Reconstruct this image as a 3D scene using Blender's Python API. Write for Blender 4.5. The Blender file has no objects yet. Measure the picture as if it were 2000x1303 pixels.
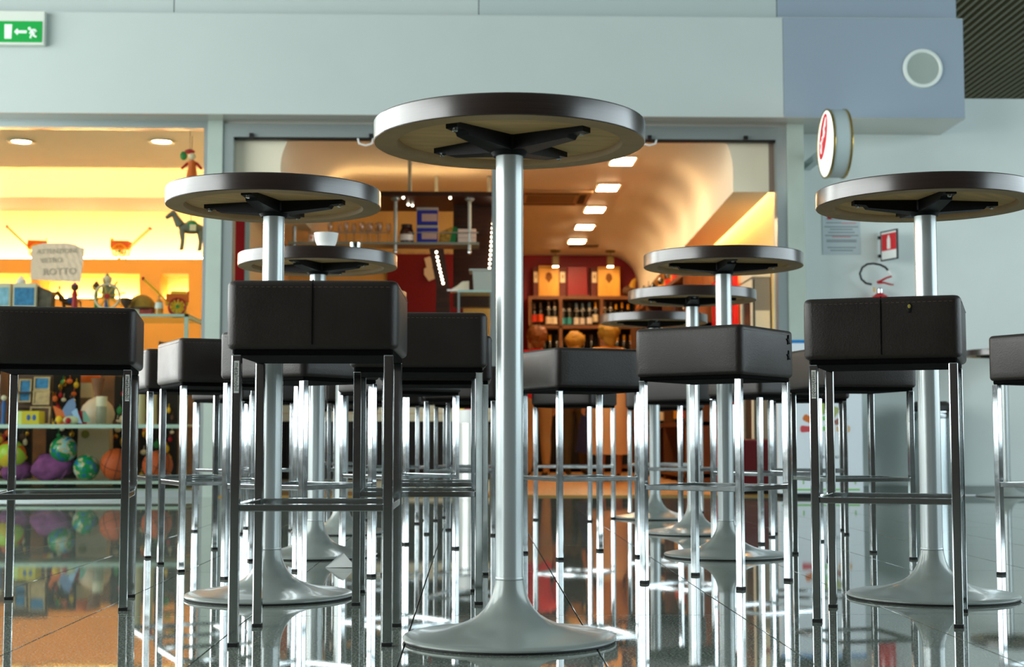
import bpy, bmesh, math, random
from mathutils import Vector, Matrix

random.seed(7)
scene = bpy.context.scene
COL = scene.collection
R = math.radians

# ------------------------------------------------------------------ camera
F_PX, CAM_H, PITCH, YAW = 2844.9, 0.4304, 0.07341, 0.02702
cam_data = bpy.data.cameras.new('camera')
cam_data.sensor_fit = 'HORIZONTAL'
cam_data.sensor_width = 36.0
cam_data.lens = F_PX * 36.0 / 2000.0
cam_data.clip_start = 0.05
cam_data.dof.use_dof = True
cam_data.dof.focus_distance = 3.9
cam_data.dof.aperture_fstop = 5.6
cam = bpy.data.objects.new('camera', cam_data)
COL.objects.link(cam)
cam.location = (0, 0, CAM_H)
cam.rotation_euler = (math.pi / 2 + PITCH, 0, -YAW)
scene.camera = cam

# ------------------------------------------------------------------ world, exposure
world = bpy.data.worlds.new('world')
scene.world = world
world.use_nodes = True
world.node_tree.nodes['Background'].inputs[0].default_value = (0.72, 0.86, 0.92, 1)
world.node_tree.nodes['Background'].inputs[1].default_value = 0.6
scene.view_settings.view_transform = 'Standard'
scene.view_settings.look = 'None'
scene.view_settings.exposure = 0.0
scene.view_settings.gamma = 1.0
scene.view_settings.use_curve_mapping = False

# ------------------------------------------------------------------ large window lights of the hall
def area(name, loc, rot, sx, sy, radiance, color, spread=None):
    d = bpy.data.lights.new(name, 'AREA')
    d.shape = 'RECTANGLE'; d.size = sx; d.size_y = sy
    d.energy = radiance * math.pi * sx * sy
    d.color = color
    if spread: d.spread = spread
    o = bpy.data.objects.new(name, d); COL.objects.link(o)
    o.location = loc; o.rotation_euler = rot
    return o
# daylight through the glazed side walls of the hall (frames are built below)
area('daylight_left', (-8.78, 3.2, 2.82), (0, R(-90), 0), 4.76, 13.6, 7.9, (0.955, 1.0, 0.975))
area('daylight_right', (9.78, 2.6, 2.62), (0, R(90), 0), 4.36, 12.4, 4.3, (0.80, 0.94, 1.0))

area('daylight_front_left', (-6.5, 10.93, 2.62), (R(-90), 0, 0), 3.9, 4.36, 7.0, (0.955, 1.0, 0.975))

# ------------------------------------------------------------------ pixel helper
_cy, _sy, _cp, _sp = math.cos(YAW), math.sin(YAW), math.cos(PITCH), math.sin(PITCH)
def ray(px, py):
    a = (px - 1000.0) / F_PX; b = (651.5 - py) / F_PX
    yf = _cp - b * _sp; z = _sp + b * _cp
    return Vector((a * _cy + yf * _sy, -a * _sy + yf * _cy, z))
def P(px, py, Y):
    r = ray(px, py); t = Y / r.y
    return Vector((r.x * t, Y, CAM_H + r.z * t))
def X(px, Y, py=700): return P(px, py, Y).x
def Z(py, Y, px=1000): return P(px, py, Y).z
def PZ(px, py, z):
    r = ray(px, py); t = (z - CAM_H) / r.z
    return Vector((r.x * t, r.y * t, z))

# ------------------------------------------------------------------ materials
def lin(c):
    if isinstance(c, str):
        c = [int(c[i:i + 2], 16) / 255 for i in (0, 2, 4)]
    return tuple((v / 12.92 if v <= 0.04045 else ((v + 0.055) / 1.055) ** 2.4) for v in c) + (1.0,)
MATS = {}
def mat(name, color, rough=0.5, metal=0.0, emit=0.0, noise=0.0, nscale=20.0, bump=0.0, bscale=60.0,
        stretch=None, coat=0.0, spec=0.5, trans=0.0, ior=1.45, ecol=None, rnoise=0.0, crough=0.08):
    if name in MATS: return MATS[name]
    m = bpy.data.materials.new(name); m.use_nodes = True
    nt = m.node_tree; b = nt.nodes['Principled BSDF']
    c = lin(color)
    b.inputs['Base Color'].default_value = c
    b.inputs['Roughness'].default_value = rough
    b.inputs['Metallic'].default_value = metal
    b.inputs['Specular IOR Level'].default_value = spec
    b.inputs['Coat Weight'].default_value = coat
    b.inputs['Coat Roughness'].default_value = crough
    b.inputs['Transmission Weight'].default_value = trans
    b.inputs['IOR'].default_value = ior
    if emit:
        b.inputs['Emission Color'].default_value = lin(ecol) if ecol else c
        b.inputs['Emission Strength'].default_value = emit
    if noise or bump or rnoise:
        tc = nt.nodes.new('ShaderNodeTexCoord'); mp = nt.nodes.new('ShaderNodeMapping')
        nt.links.new(tc.outputs['Object'], mp.inputs[0])
        if stretch: mp.inputs['Scale'].default_value = stretch
        def nz(s, det=5):
            n = nt.nodes.new('ShaderNodeTexNoise'); n.inputs['Scale'].default_value = s
            n.inputs['Detail'].default_value = det
            nt.links.new(mp.outputs[0], n.inputs['Vector']); return n
        if noise:
            n = nz(nscale); mx = nt.nodes.new('ShaderNodeMix'); mx.data_type = 'RGBA'
            mx.inputs[6].default_value = tuple(max(0, v * (1 - noise)) for v in c[:3]) + (1,)
            mx.inputs[7].default_value = tuple(min(1, v * (1 + noise)) for v in c[:3]) + (1,)
            mr = nt.nodes.new('ShaderNodeMapRange'); mr.inputs[1].default_value = 0.3; mr.inputs[2].default_value = 0.7
            nt.links.new(n.outputs[0], mr.inputs[0]); nt.links.new(mr.outputs[0], mx.inputs[0])
            nt.links.new(mx.outputs[2], b.inputs['Base Color'])
        if rnoise:
            n = nz(nscale); mr = nt.nodes.new('ShaderNodeMapRange')
            mr.inputs[3].default_value = max(0.0, rough - rnoise); mr.inputs[4].default_value = rough + rnoise
            nt.links.new(n.outputs[0], mr.inputs[0]); nt.links.new(mr.outputs[0], b.inputs['Roughness'])
        if bump:
            n = nz(bscale); bp = nt.nodes.new('ShaderNodeBump'); bp.inputs['Strength'].default_value = bump
            bp.inputs['Distance'].default_value = 0.01
            nt.links.new(n.outputs[0], bp.inputs['Height']); nt.links.new(bp.outputs[0], b.inputs['Normal'])
    MATS[name] = m
    return m

def glass_thin(name, tint, refl):
    m = bpy.data.materials.new(name); m.use_nodes = True; nt = m.node_tree
    nt.nodes.clear()
    o = nt.nodes.new('ShaderNodeOutputMaterial'); mx = nt.nodes.new('ShaderNodeMixShader')
    t = nt.nodes.new('ShaderNodeBsdfTransparent'); g = nt.nodes.new('ShaderNodeBsdfGlossy')
    t.inputs[0].default_value = lin(tint); g.inputs['Roughness'].default_value = 0.02
    mx.inputs[0].default_value = refl
    nt.links.new(t.outputs[0], mx.inputs[1]); nt.links.new(g.outputs[0], mx.inputs[2])
    nt.links.new(mx.outputs[0], o.inputs[0]); MATS[name] = m
    return m

def granite():
    m = bpy.data.materials.new('polished_granite'); m.use_nodes = True; nt = m.node_tree
    b = nt.nodes['Principled BSDF']
    tc = nt.nodes.new('ShaderNodeTexCoord'); geo = nt.nodes.new('ShaderNodeNewGeometry')
    oi = nt.nodes.new('ShaderNodeObjectInfo')
    n1 = nt.nodes.new('ShaderNodeTexNoise'); n1.inputs['Scale'].default_value = 210; n1.inputs['Detail'].default_value = 2
    n2 = nt.nodes.new('ShaderNodeTexVoronoi'); n2.inputs['Scale'].default_value = 420
    n3 = nt.nodes.new('ShaderNodeTexNoise'); n3.inputs['Scale'].default_value = 3.5
    for n in (n1, n2, n3): nt.links.new(geo.outputs['Position'], n.inputs['Vector'])
    cr = nt.nodes.new('ShaderNodeValToRGB')
    e = cr.color_ramp.elements
    e[0].position = 0.33; e[0].color = lin('3e473f'); e[1].position = 0.70; e[1].color = lin('b6beb4')
    k = cr.color_ramp.elements.new(0.52); k.color = lin('77827a')
    nt.links.new(n1.outputs[0], cr.inputs[0])
    mx = nt.nodes.new('ShaderNodeMix'); mx.data_type = 'RGBA'; mx.blend_type = 'MULTIPLY'
    mr = nt.nodes.new('ShaderNodeMapRange'); mr.inputs[3].default_value = 0.86; mr.inputs[4].default_value = 1.1
    nt.links.new(oi.outputs['Random'], mr.inputs[0])
    cb = nt.nodes.new('ShaderNodeCombineColor')
    for i in range(3): nt.links.new(mr.outputs[0], cb.inputs[i])
    mx.inputs[0].default_value = 1.0
    nt.links.new(cr.outputs[0], mx.inputs[6]); nt.links.new(cb.outputs[0], mx.inputs[7])
    nt.links.new(mx.outputs[2], b.inputs['Base Color'])
    b.inputs['Roughness'].default_value = 0.035
    b.inputs['IOR'].default_value = 1.62
    mr2 = nt.nodes.new('ShaderNodeMapRange'); mr2.inputs[3].default_value = 0.008; mr2.inputs[4].default_value = 0.035
    nt.links.new(n3.outputs[0], mr2.inputs[0]); nt.links.new(mr2.outputs[0], b.inputs['Roughness'])
    bp = nt.nodes.new('ShaderNodeBump'); bp.inputs['Strength'].default_value = 0.012; bp.inputs['Distance'].default_value = 0.002
    n4 = nt.nodes.new('ShaderNodeTexNoise'); n4.inputs['Scale'].default_value = 90
    nt.links.new(geo.outputs['Position'], n4.inputs['Vector'])
    nt.links.new(n4.outputs[0], bp.inputs['Height']); nt.links.new(bp.outputs[0], b.inputs['Normal'])
    MATS['granite'] = m
    return m

M_CHROME = mat('chrome', 'ccd2d4', 0.09, 1.0, rnoise=0.04, nscale=40)
M_LEATHER = mat('dark_brown_leather', '241d19', 0.42, spec=0.5, bump=0.10, bscale=260, noise=0.12, nscale=9, rnoise=0.08)
M_BLACK = mat('black_plastic', '0c0c0c', 0.5)
M_CAST = mat('black_cast_iron', '070707', 0.45, spec=0.25, bump=0.05, bscale=200)
M_POLE = mat('grey_metallic_paint', 'b7c0c0', 0.26, 0.35, coat=0.3)
M_BASE = mat('grey_lacquer', '98a19d', 0.28, 0.15, coat=0.25, noise=0.05, nscale=6)
M_RIM = mat('brushed_brown_laminate', '2c1f19', 0.30, 0.0, noise=0.30, nscale=5, stretch=(1, 1, 90), bump=0.04, bscale=4, coat=1.0, crough=0.24, spec=0.6)
M_PLY = mat('beige_plywood', 'e2b87c', 0.6, noise=0.14, nscale=7, stretch=(1, 6, 1))
M_PLYEDGE = mat('brown_underside_edge', 'b8986c', 0.55, noise=0.10, nscale=10)
M_RUBBER = mat('black_rubber', '101010', 0.7)
M_GRANITE = granite()
M_GROUT = mat('dark_grout', '23251f', 0.8)
M_PANEL = mat('white_green_panel', 'c0cbc8', 0.32, 0.0, coat=0.35, noise=0.02, nscale=1.5)
M_PANEL2 = mat('blue_grey_panel', '93a3b1', 0.35, 0.0, coat=0.3, noise=0.02, nscale=1.5)
M_SOFFIT = mat('glossy_soffit', 'b9b7ae', 0.15, 0.1, coat=0.4)
M_ALU = mat('anodised_aluminium', 'b4c0c0', 0.3, 0.7)
M_PILASTER = mat('pale_green_column', 'aebcb2', 0.45, noise=0.05, nscale=5)
M_WALLW = mat('white_plaster', 'dde7e3', 0.55, noise=0.03, nscale=2)
M_HALL = mat('hall_wall', '4a4641', 0.7)
M_REAR = mat('rear_wall_brown', '2b211b', 0.7)
M_HALLC = mat('hall_ceiling', '8e928f', 0.8)
M_WOOD = mat('dark_wood', '3a2015', 0.4, noise=0.3, nscale=4, stretch=(1, 1, 8))
M_WOODM = mat('brown_wood', '6b4020', 0.45, noise=0.25, nscale=4, stretch=(8, 1, 1))
M_GLASS = glass_thin('window_glass', (0.97, 0.985, 0.975), 0.05)
M_WHITE = mat('white_gloss', 'f2f3f0', 0.2)
M_RED = mat('red_paint', 'b3121c', 0.35)

# ------------------------------------------------------------------ mesh builder
class B:
    def __init__(s): s.bm = bmesh.new(); s.mi = 0
    def _mark(s, fs):
        for f in fs: f.material_index = s.mi
    def box(s, x0, x1, y0, y1, z0, z1, bevel=0.0, seg=1):
        x0, x1 = sorted((x0, x1)); y0, y1 = sorted((y0, y1)); z0, z1 = sorted((z0, z1))
        r = bmesh.ops.create_cube(s.bm, size=1)
        vs = r['verts']
        for v in vs:
            v.co = Vector((x0 + (v.co.x + .5) * (x1 - x0), y0 + (v.co.y + .5) * (y1 - y0), z0 + (v.co.z + .5) * (z1 - z0)))
        fs = set(f for v in vs for f in v.link_faces); s._mark(fs)
        if bevel:
            es = list(set(e for v in vs for e in v.link_edges))
            rr = bmesh.ops.bevel(s.bm, geom=es, offset=bevel, segments=seg, affect='EDGES', profile=0.5)
            s._mark(rr['faces'])
        return s
    def lathe(s, prof, c=(0, 0, 0), seg=32, axis='Z', cap=True):
        c = Vector(c); rings = []
        def pt(r, h, a):
            u, w = r * math.cos(a), r * math.sin(a)
            return c + (Vector((u, w, h)) if axis == 'Z' else Vector((h, u, w)) if axis == 'X' else Vector((u, h, w)))
        for r, h in prof:
            if r < 1e-6: rings.append([s.bm.verts.new(pt(0, h, 0))])
            else: rings.append([s.bm.verts.new(pt(r, h, 2 * math.pi * i / seg)) for i in range(seg)])
        fs = []
        for a, b in zip(rings, rings[1:]):
            for i in range(seg):
                j = (i + 1) % seg
                if len(a) == 1 and len(b) == 1: continue
                if len(a) == 1: q = [a[0], b[j], b[i]]
                elif len(b) == 1: q = [a[i], a[j], b[0]]
                else: q = [a[i], a[j], b[j], b[i]]
                fs.append(s.bm.faces.new(q))
        if cap:
            for rg in (rings[0], rings[-1]):
                if len(rg) > 1: fs.append(s.bm.faces.new(rg))
        for f in fs: f.smooth = True
        s._mark(fs); return s
    def tube(s, pts, r, seg=8, closed=False):
        pts = [Vector(p) for p in pts]; n = len(pts); rings = []
        rs = r if isinstance(r, (list, tuple)) else [r] * n
        up = None
        for i, p in enumerate(pts):
            if closed: d = pts[(i + 1) % n] - pts[i - 1]
            else: d = pts[min(i + 1, n - 1)] - pts[max(i - 1, 0)]
            d = d.normalized()
            if up is None: up = Vector((0, 0, 1)) if abs(d.z) < .9 else Vector((1, 0, 0))
            a = d.cross(up)
            if a.length < 1e-4: a = d.cross(Vector((0, 1, 0)))
            a.normalize(); b = a.cross(d).normalized(); up = b
            rings.append([s.bm.verts.new(p + rs[i] * (math.cos(2 * math.pi * k / seg) * a + math.sin(2 * math.pi * k / seg) * b)) for k in range(seg)])
        fs = []
        for i in range(n if closed else n - 1):
            a, b = rings[i], rings[(i + 1) % n]
            for k in range(seg):
                j = (k + 1) % seg
                fs.append(s.bm.faces.new([a[k], a[j], b[j], b[k]]))
        if not closed:
            fs.append(s.bm.faces.new(rings[0])); fs.append(s.bm.faces.new(rings[-1][::-1]))
        for f in fs: f.smooth = True
        s._mark(fs); return s
    def prism(s, poly, axis, a, b):
        def pt(u, w, h):
            return Vector((u, w, h)) if axis == 'Z' else Vector((h, u, w)) if axis == 'X' else Vector((u, h, w))
        v0 = [s.bm.verts.new(pt(u, w, a)) for u, w in poly]; v1 = [s.bm.verts.new(pt(u, w, b)) for u, w in poly]
        fs = [s.bm.faces.new(v0), s.bm.faces.new(v1[::-1])]
        n = len(poly)
        for i in range(n):
            j = (i + 1) % n; fs.append(s.bm.faces.new([v0[i], v1[i], v1[j], v0[j]]))
        s._mark(fs); return s
    def ball(s, c, r, seg=16, sq=(1, 1, 1)):
        rr = bmesh.ops.create_uvsphere(s.bm, u_segments=seg, v_segments=max(6, seg // 2 + 2), radius=1)
        for v in rr['verts']: v.co = Vector((c[0] + v.co.x * r * sq[0], c[1] + v.co.y * r * sq[1], c[2] + v.co.z * r * sq[2]))
        fs = set(f for v in rr['verts'] for f in v.link_faces)
        for f in fs: f.smooth = True
        s._mark(fs); return s
    def m(s, i): s.mi = i; return s
    def mesh(s, name, mats):
        bmesh.ops.recalc_face_normals(s.bm, faces=s.bm.faces)
        for e in s.bm.edges:
            if len(e.link_faces) == 2 and e.calc_face_angle(0) > R(32): e.smooth = False
        me = bpy.data.meshes.new(name); s.bm.to_mesh(me); s.bm.free()
        for x in (mats if isinstance(mats, (list, tuple)) else [mats]): me.materials.append(x)
        return me
    def build(s, name, mats, parent=None, loc=None, rz=None):
        return link(name, s.mesh(name, mats), parent, loc, rz)

def link(name, me, parent=None, loc=None, rz=None):
    o = bpy.data.objects.new(name, me); COL.objects.link(o)
    if parent: o.parent = parent
    if loc is not None: o.location = loc
    if rz is not None: o.rotation_euler = (0, 0, rz)
    return o
def empty(name, loc=(0, 0, 0), rz=0.0):
    o = bpy.data.objects.new(name, None); COL.objects.link(o)
    o.location = loc; o.rotation_euler = (0, 0, rz); o.empty_display_size = 0.05
    return o
def tag(o, label, cat, group=None):
    o['label'] = label; o['category'] = cat
    if group: o['group'] = group
    return o
def struct(o):
    o['kind'] = 'structure'; return o
def kids(o): return [c for c in o.children]
def copy_tree(o, parent=None):
    c = o.copy(); COL.objects.link(c); c.parent = parent
    for ch in list(o.children): copy_tree(ch, c)
    return c
def text_mesh(s, size, extrude=0.0004):
    cu = bpy.data.curves.new('lettering', 'FONT'); cu.body = s; cu.size = size; cu.extrude = extrude
    cu.align_x = 'CENTER'; cu.align_y = 'CENTER'; cu.resolution_u = 2
    o = bpy.data.objects.new('tmp', cu); COL.objects.link(o)
    dg = bpy.context.evaluated_depsgraph_get(); dg.update()
    me = bpy.data.meshes.new_from_object(o.evaluated_get(dg))
    bpy.data.objects.remove(o); me.materials.clear()
    return me

# =================================================================== STRUCTURE
YB1 = 20.1
M_VOID2 = mat('dark_far_wall', '1c1e1c', 0.9)
YA, YU, YF, YW = 11.0, 11.13, 11.25, 11.60          # fascia front, upper wall, shop front, right-hand wall
ZFB, ZFT = Z(226, YA), Z(30, YA)

# ---- hall floor: polished granite strips on a slab
floor = struct(B().box(-9, 10, -7.2, YF + .1, -0.12, -0.006).build('floor', M_GROUT))
TW, TL, TG = 0.4010, 1.2, 0.0030
x_line = PZ(1187, 1303, 0).x; y_line = PZ(800, 1203, 0).y
tile_me = B().box(TG / 2, TW - TG / 2, TG / 2, TL - TG / 2, -0.006, 0.0, bevel=0.0006).mesh('tile', M_GRANITE)
ncol, nrow = 23, 8
for i in range(ncol):
    for j in range(nrow):
        xx = x_line + (i - 11) * TW; yy = y_line + (j - 2) * TL
        if yy > YF - 0.3: continue
        link('tile', tile_me, floor, (xx, yy, 0))
xa, xb = x_line - 11 * TW, x_line + (ncol - 11) * TW
y0, y1 = y_line - 2 * TL, y_line + (nrow - 2) * TL
b = B()
b.box(-9, xa, -7.2, YF + .1, -0.006, 0); b.box(xb, 10, -7.2, YW, -0.006, 0); b.box(xa, xb, -7.2, y0, -0.006, 0)
if y1 < YF: b.box(xa, xb, y1, YF + .1, -0.006, 0)
b.build('paving', M_GRANITE, floor)

# ---- hall shell out of view: glazed side walls, rear wall, high ceiling
def glazed_wall(name, x, s, ya, yb, za, zb):
    b = B()
    b.box(x, x + s * .2, -7.2, YW + .1, 0, za); b.box(x, x + s * .2, -7.2, YW + .1, zb, 6.2)
    b.box(x, x + s * .2, -7.2, ya, za, zb); b.box(x, x + s * .2, yb, YW + .1, za, zb)
    w = struct(b.build(name, M_HALL))
    n = int((yb - ya) / 1.7)
    mm = B().box(x - s * .02, x + s * .1, -.035, .035, za, zb).mesh('mullion', M_ALU)
    for i in range(n + 1): link('mullion', mm, w, (0, ya + (yb - ya) * i / n, 0))
    B().box(x - s * .02, x + s * .1, ya, yb, 2.55, 2.62).build('transom', M_ALU, w)
glazed_wall('wall_left', -8.5, -1, -3.6, 10.0, .44, 5.2)
b = B()
b.box(-8.5, -4.5, 10.78, 10.90, 0, .44); b.box(-8.5, -4.5, 10.78, 10.90, 4.8, 6.2); b.box(-4.6, -4.45, 10.78, 11.0, 0, 6.2)
wgl = struct(b.build('wall_front_glazed', M_HALL))
for x in (-8.47, -7.0): B().box(x - .03, x + .03, 10.80, 10.88, .44, 4.8).build('mullion', M_ALU, wgl)
B().box(-8.5, -4.6, 10.80, 10.88, 2.55, 2.62).build('transom', M_ALU, wgl)
glazed_wall('wall_right', 9.5, 1, -3.6, 8.8, .44, 4.8)
struct(B().box(-9, 10, -7.4, -7.2, 0, 6.2).build('wall_back', M_REAR))
struct(B().box(-9, 10, -7.4, YW + .2, 6.2, 6.4).build('ceiling', M_HALLC))

# ---- upper wall and fascia
XFR = X(1883, YA, 130)
up = struct(B().box(-9, X(1868, YU, 20), YU + .02, YW + .6, ZFT - .3, 6.2).build('wall_front', M_GROUT))
seams = [-2400, -1600, -800, -254, 340, 935, 1517, 1868]
for a, c in zip(seams, seams[1:]):
    B().box(X(a, YU, 15) + .003, X(c, YU, 15) - .003, YU, YU + .03, ZFT - .2, 6.2, bevel=.002).build('panel', M_PANEL if c < 1000 else mat('grey_green_panel', 'b6c4c2', .33, coat=.3) if c < 1600 else M_PANEL2, up)
fas = struct(B().box(-9, XFR - .004, YA + .03, YW, ZFB + .02, ZFT - .01).build('trim_1', M_GROUT))
for a, c, m in ((-2600, -1030, M_PANEL), (-1030, 1530, M_PANEL), (1530, 1883, M_PANEL2)):
    B().box(X(a, YA, 130) + (.0015 if a > -1500 else 0), X(c, YA, 130) - .0015, YA, YA + .035, ZFB, ZFT, bevel=.003).build('panel', m, fas)
B().box(X(1883, YA, 130) - .02, XFR, YA + .035, YW, ZFB, ZFT).build('end_panel', M_PANEL2, fas)
B().box(-9, XFR, YA + .002, YW, ZFB - .002, ZFB + .02).build('soffit', M_SOFFIT, fas)
B().box(-9, XFR, YA + .01, YU + .05, ZFT - .002, ZFT + .006).build('capping', M_PANEL, fas)

# ---- plain wall to the right of the bar, open above to the taller hall behind
XPR = X(1572, YF, 500)
ZWT = Z(193, YW, 1940)
wr = struct(B().box(X(1538, YF, 500) + .05, 14, YW, YW + .2, 0, ZWT).build('wall_side', M_WALLW))
struct(B().box(XPR, 9.5, YW - .012, YW, 0.0, 0.07).build('baseboard_side', mat('grey_baseboard', '8f9a94', 0.5)))

# ---- dark slatted ceiling of the taller hall seen over that wall
ZL = 5.6
lv = struct(B().box(1.5, 14, YW + .6, 31, ZL + .5, ZL + .6).build('ceiling_slatted', mat('black_void', '050505', 0.9)))
struct(B().box(1.5, 14, 31, 31.2, 0, ZL + .6).build('wall_far', M_VOID2))
struct(B().box(13.8, 14, YW + .2, 31, 0, ZL + .6).build('wall_far_right', M_VOID2))
struct(B().box(1.4, 1.5, YB1 + .2, 31, 0, ZL + .6).build('wall_far_left', M_VOID2))
M_SLAT = mat('olive_slat', '8a8a70', 0.5)
slm = B().box(0, .028, 12.4, 30.9, ZL, ZL + .09).mesh('slat', M_SLAT)
for i in range(95): link('slat', slm, lv, (3.6 + i * .105, 0, 0))
crm = B().box(3.4, 13.7, -.03, .03, ZL + .1, ZL + .16).mesh('painted_light_row', mat('pale_light_row', 'c3cfc0', 0.5))  # pale bars whose colour stands in for bright rows of lights above the slats
for y in (16.9, 18.6, 19.3, 19.6, 21.3, 24): link('painted_light_row', crm, lv, (0, y, 0))

# ---- pilasters, shop window frame, bar front frame
XL0, XL1 = X(403, YF, 500), X(432, YF, 500)
struct(B().box(XL0, XL1, YF - .02, YF + .5, 0, ZFB).build('trim_2', M_PILASTER))
struct(B().box(X(1540, YF, 500), XPR, YF - .02, YW + .2, 0, ZFB).build('trim_3', M_PILASTER))
ZG0, ZG1 = Z(249, YF, 200), Z(238, YF, 200)
w1 = struct(B().box(-9, XL0, YF, YF + .08, ZG0, ZG1 + .12).build('window_1', M_ALU))
B().box(-9, XL0, YF, YF + .08, 0.0, 0.05).build('sill', M_ALU, w1)
B().box(-9, XL0, YF + .034, YF + .042, 0.05, ZG0).build('pane', M_GLASS, w1)
B().box(XL0 - .03, XL0, YF, YF + .08, 0.05, ZG0).build('frame_post', M_ALU, w1)
d1 = struct(B().box(XL1, X(1540, YF, 500), YF, YF + .1, Z(270, YF), Z(245, YF)).build('door_1', M_ALU))
B().box(XL1, X(1540, YF, 500), YF + .02, YF + .1, Z(245, YF) + .002, ZFB).build('header', M_SOFFIT, d1)
B().box(XL1, X(453, YF, 500), YF, YF + .1, 0, Z(270, YF)).build('frame_post', M_ALU, d1)
B().box(X(1519, YF, 500), X(1540, YF, 500), YF, YF + .1, 0, Z(270, YF)).build('frame_post', M_ALU, d1)
B().box(X(961, YF, 500), X(976, YF, 500), YF + .05, YF + .1, 0, Z(270, YF)).build('mullion', M_ALU, d1)
B().box(XL1, X(1540, YF, 500), YF + .03, YF + .09, Z(273, YF), Z(270, YF)).build('gasket', M_BLACK, d1)
for px in (486, 722, 1271, 1461):
    B().box(X(px - 4, YF), X(px + 4, YF), YF - .03, YF, Z(272, YF), Z(264, YF)).build('stop', M_BLACK, d1)
for px in (714, 1268):
    p = P(px, 278, YF + .03)
    B().tube([(p.x - .06, p.y, p.z + .03), (p.x - .05, p.y, p.z - .01), (p.x, p.y, p.z - .025), (p.x + .05, p.y, p.z - .01), (p.x + .06, p.y, p.z + .03)], .007).build('door_pull', M_WHITE, d1)

# =================================================================== BAR INTERIOR SHELL
YB0 = YF + .12
ZBC = 3.0
XBL, XBR = XL1 + .02, X(1523, 11.6, 500)
bw = struct(B().box(XBL - .1, XBL, YB0 + .38, YB1, 0, 3.3).build('wall_bar_left', mat('bar_beige_wall', 'd8c090', 0.6)))
DXB = X(1245, YB1, 540) - X(1432, YF + .12, 370)
struct(B().prism([(XBR, YW + .2), (XBR + .1, YW + .2), (XBR + .1 + DXB, YB1), (XBR + DXB, YB1)], 'Z', 0, 3.3).build('wall_bar_right', mat('bar_cream_wall', 'e8cc8c', 0.6)))
struct(B().box(XBL - .1, XBR + .1 + DXB, YB1, YB1 + .1, 0, 3.3).build('wall_bar_back', mat('crimson_wall', '8c0f26', 0.5)))
struct(B().box(XBL, XBR + .5, YF + .1, YB1, -0.05, 0.004).build('floor_bar', mat('amber_wood_floor', 'b88c54', 0.38, noise=0.2, nscale=3, stretch=(10, 1, 1))))
struct(B().box(XL1, X(1540, YF, 500), YF - .03, YF + .12, 0.0, 0.012).build('trim_4', mat('brass_threshold', 'b9985a', 0.3, 0.6)))
XR1, XR2, ZBK = X(1432, YB0, 370), X(1502, YB0, 370), Z(375, YB0, 1470)
XK1, XK0 = X(548, YB0, 320), XBL
rad = .42
poly = [(XBL, 3.28), (XBL, ZBK), (XK1, ZBK)]
poly += [(XK1 + rad - rad * math.cos(t), ZBC - rad + rad * math.sin(t)) for t in [math.pi / 2 * i / 10 for i in range(11)]]
poly += [(XR1 - rad + rad * math.sin(t), ZBC - rad + rad * math.cos(t)) for t in [math.pi / 2 * i / 10 for i in range(11)]]
poly += [(XR1, ZBK), (XR2, ZBK), (XR2, 3.28)]
bb = B(); f0 = [bb.bm.verts.new((u, YB0, w_)) for u, w_ in poly]
f1 = [bb.bm.verts.new((u + (DXB if u > 0 else 0), YB1, w_)) for u, w_ in poly]
bb.bm.faces.new(f0); bb.bm.faces.new(f1[::-1])
for i in range(len(poly)):
    j = (i + 1) % len(poly); fc = bb.bm.faces.new([f0[i], f1[i], f1[j], f0[j]]); fc.smooth = True
struct(bb.build('ceiling_bar', mat('bar_ceiling_paint', 'e8dfc6', 0.55)))
struct(B().box(XR2, XBR + .1 + DXB, YB0 + .1, YB1, 3.2, 3.28).build('ceiling_cove', MATS['bar_ceiling_paint']))
struct(B().box(XR2, XBR, YB0, YB0 + .03, ZBK, 3.28).build('trim_5', mat('taupe_edge', '8a7668', 0.5)))

# =================================================================== GIFT SHOP SHELL
YG = 16.4
XGL = -7.6
struct(B().box(XGL, XL0 - .02, YF + .1, YG, -0.05, 0.004).build('floor_shop', mat('beige_tile_floor', 'b9a27c', 0.2)))
M_SHOPW = mat('shop_cream_paint', 'f3e2bd', 0.6)
M_AMBER = mat('shop_amber_paint', 'e0a648', 0.6)
struct(B().box(XL0 - .02, XL0 + .06, YF + .5, YG, 0, 3.6).build('wall_shop_right', M_SHOPW))
struct(B().box(XGL - .1, XGL, YF + .1, YG, 0, 3.6).build('wall_shop_left', M_SHOPW))
struct(B().box(XGL - .1, XL0 + .06, YG, YG + .1, 0, 3.6).build('wall_shop_back', M_SHOPW))
struct(B().box(XGL, XL0 - .02, YF + .08, 13.1, 2.95, 3.05).build('ceiling_shop', mat('shop_ceiling_paint', 'e9dcc0', 0.6)))
struct(B().box(XGL, XL0 - .02, 13.1, YG, 3.45, 3.55).build('ceiling_shop_raised', MATS['shop_ceiling_paint']))
struct(B().box(XGL, XL0 - .02, 13.06, 13.1, 3.05, 3.5).build('trim_6', MATS['shop_ceiling_paint']))
ZBM = Z(386, 14.5, 200)
beam = struct(B().box(XGL, XL0 - .02, 14.5, 15.35, ZBM, ZBM + .28).build('trim_7', MATS['shop_ceiling_paint']))

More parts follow.
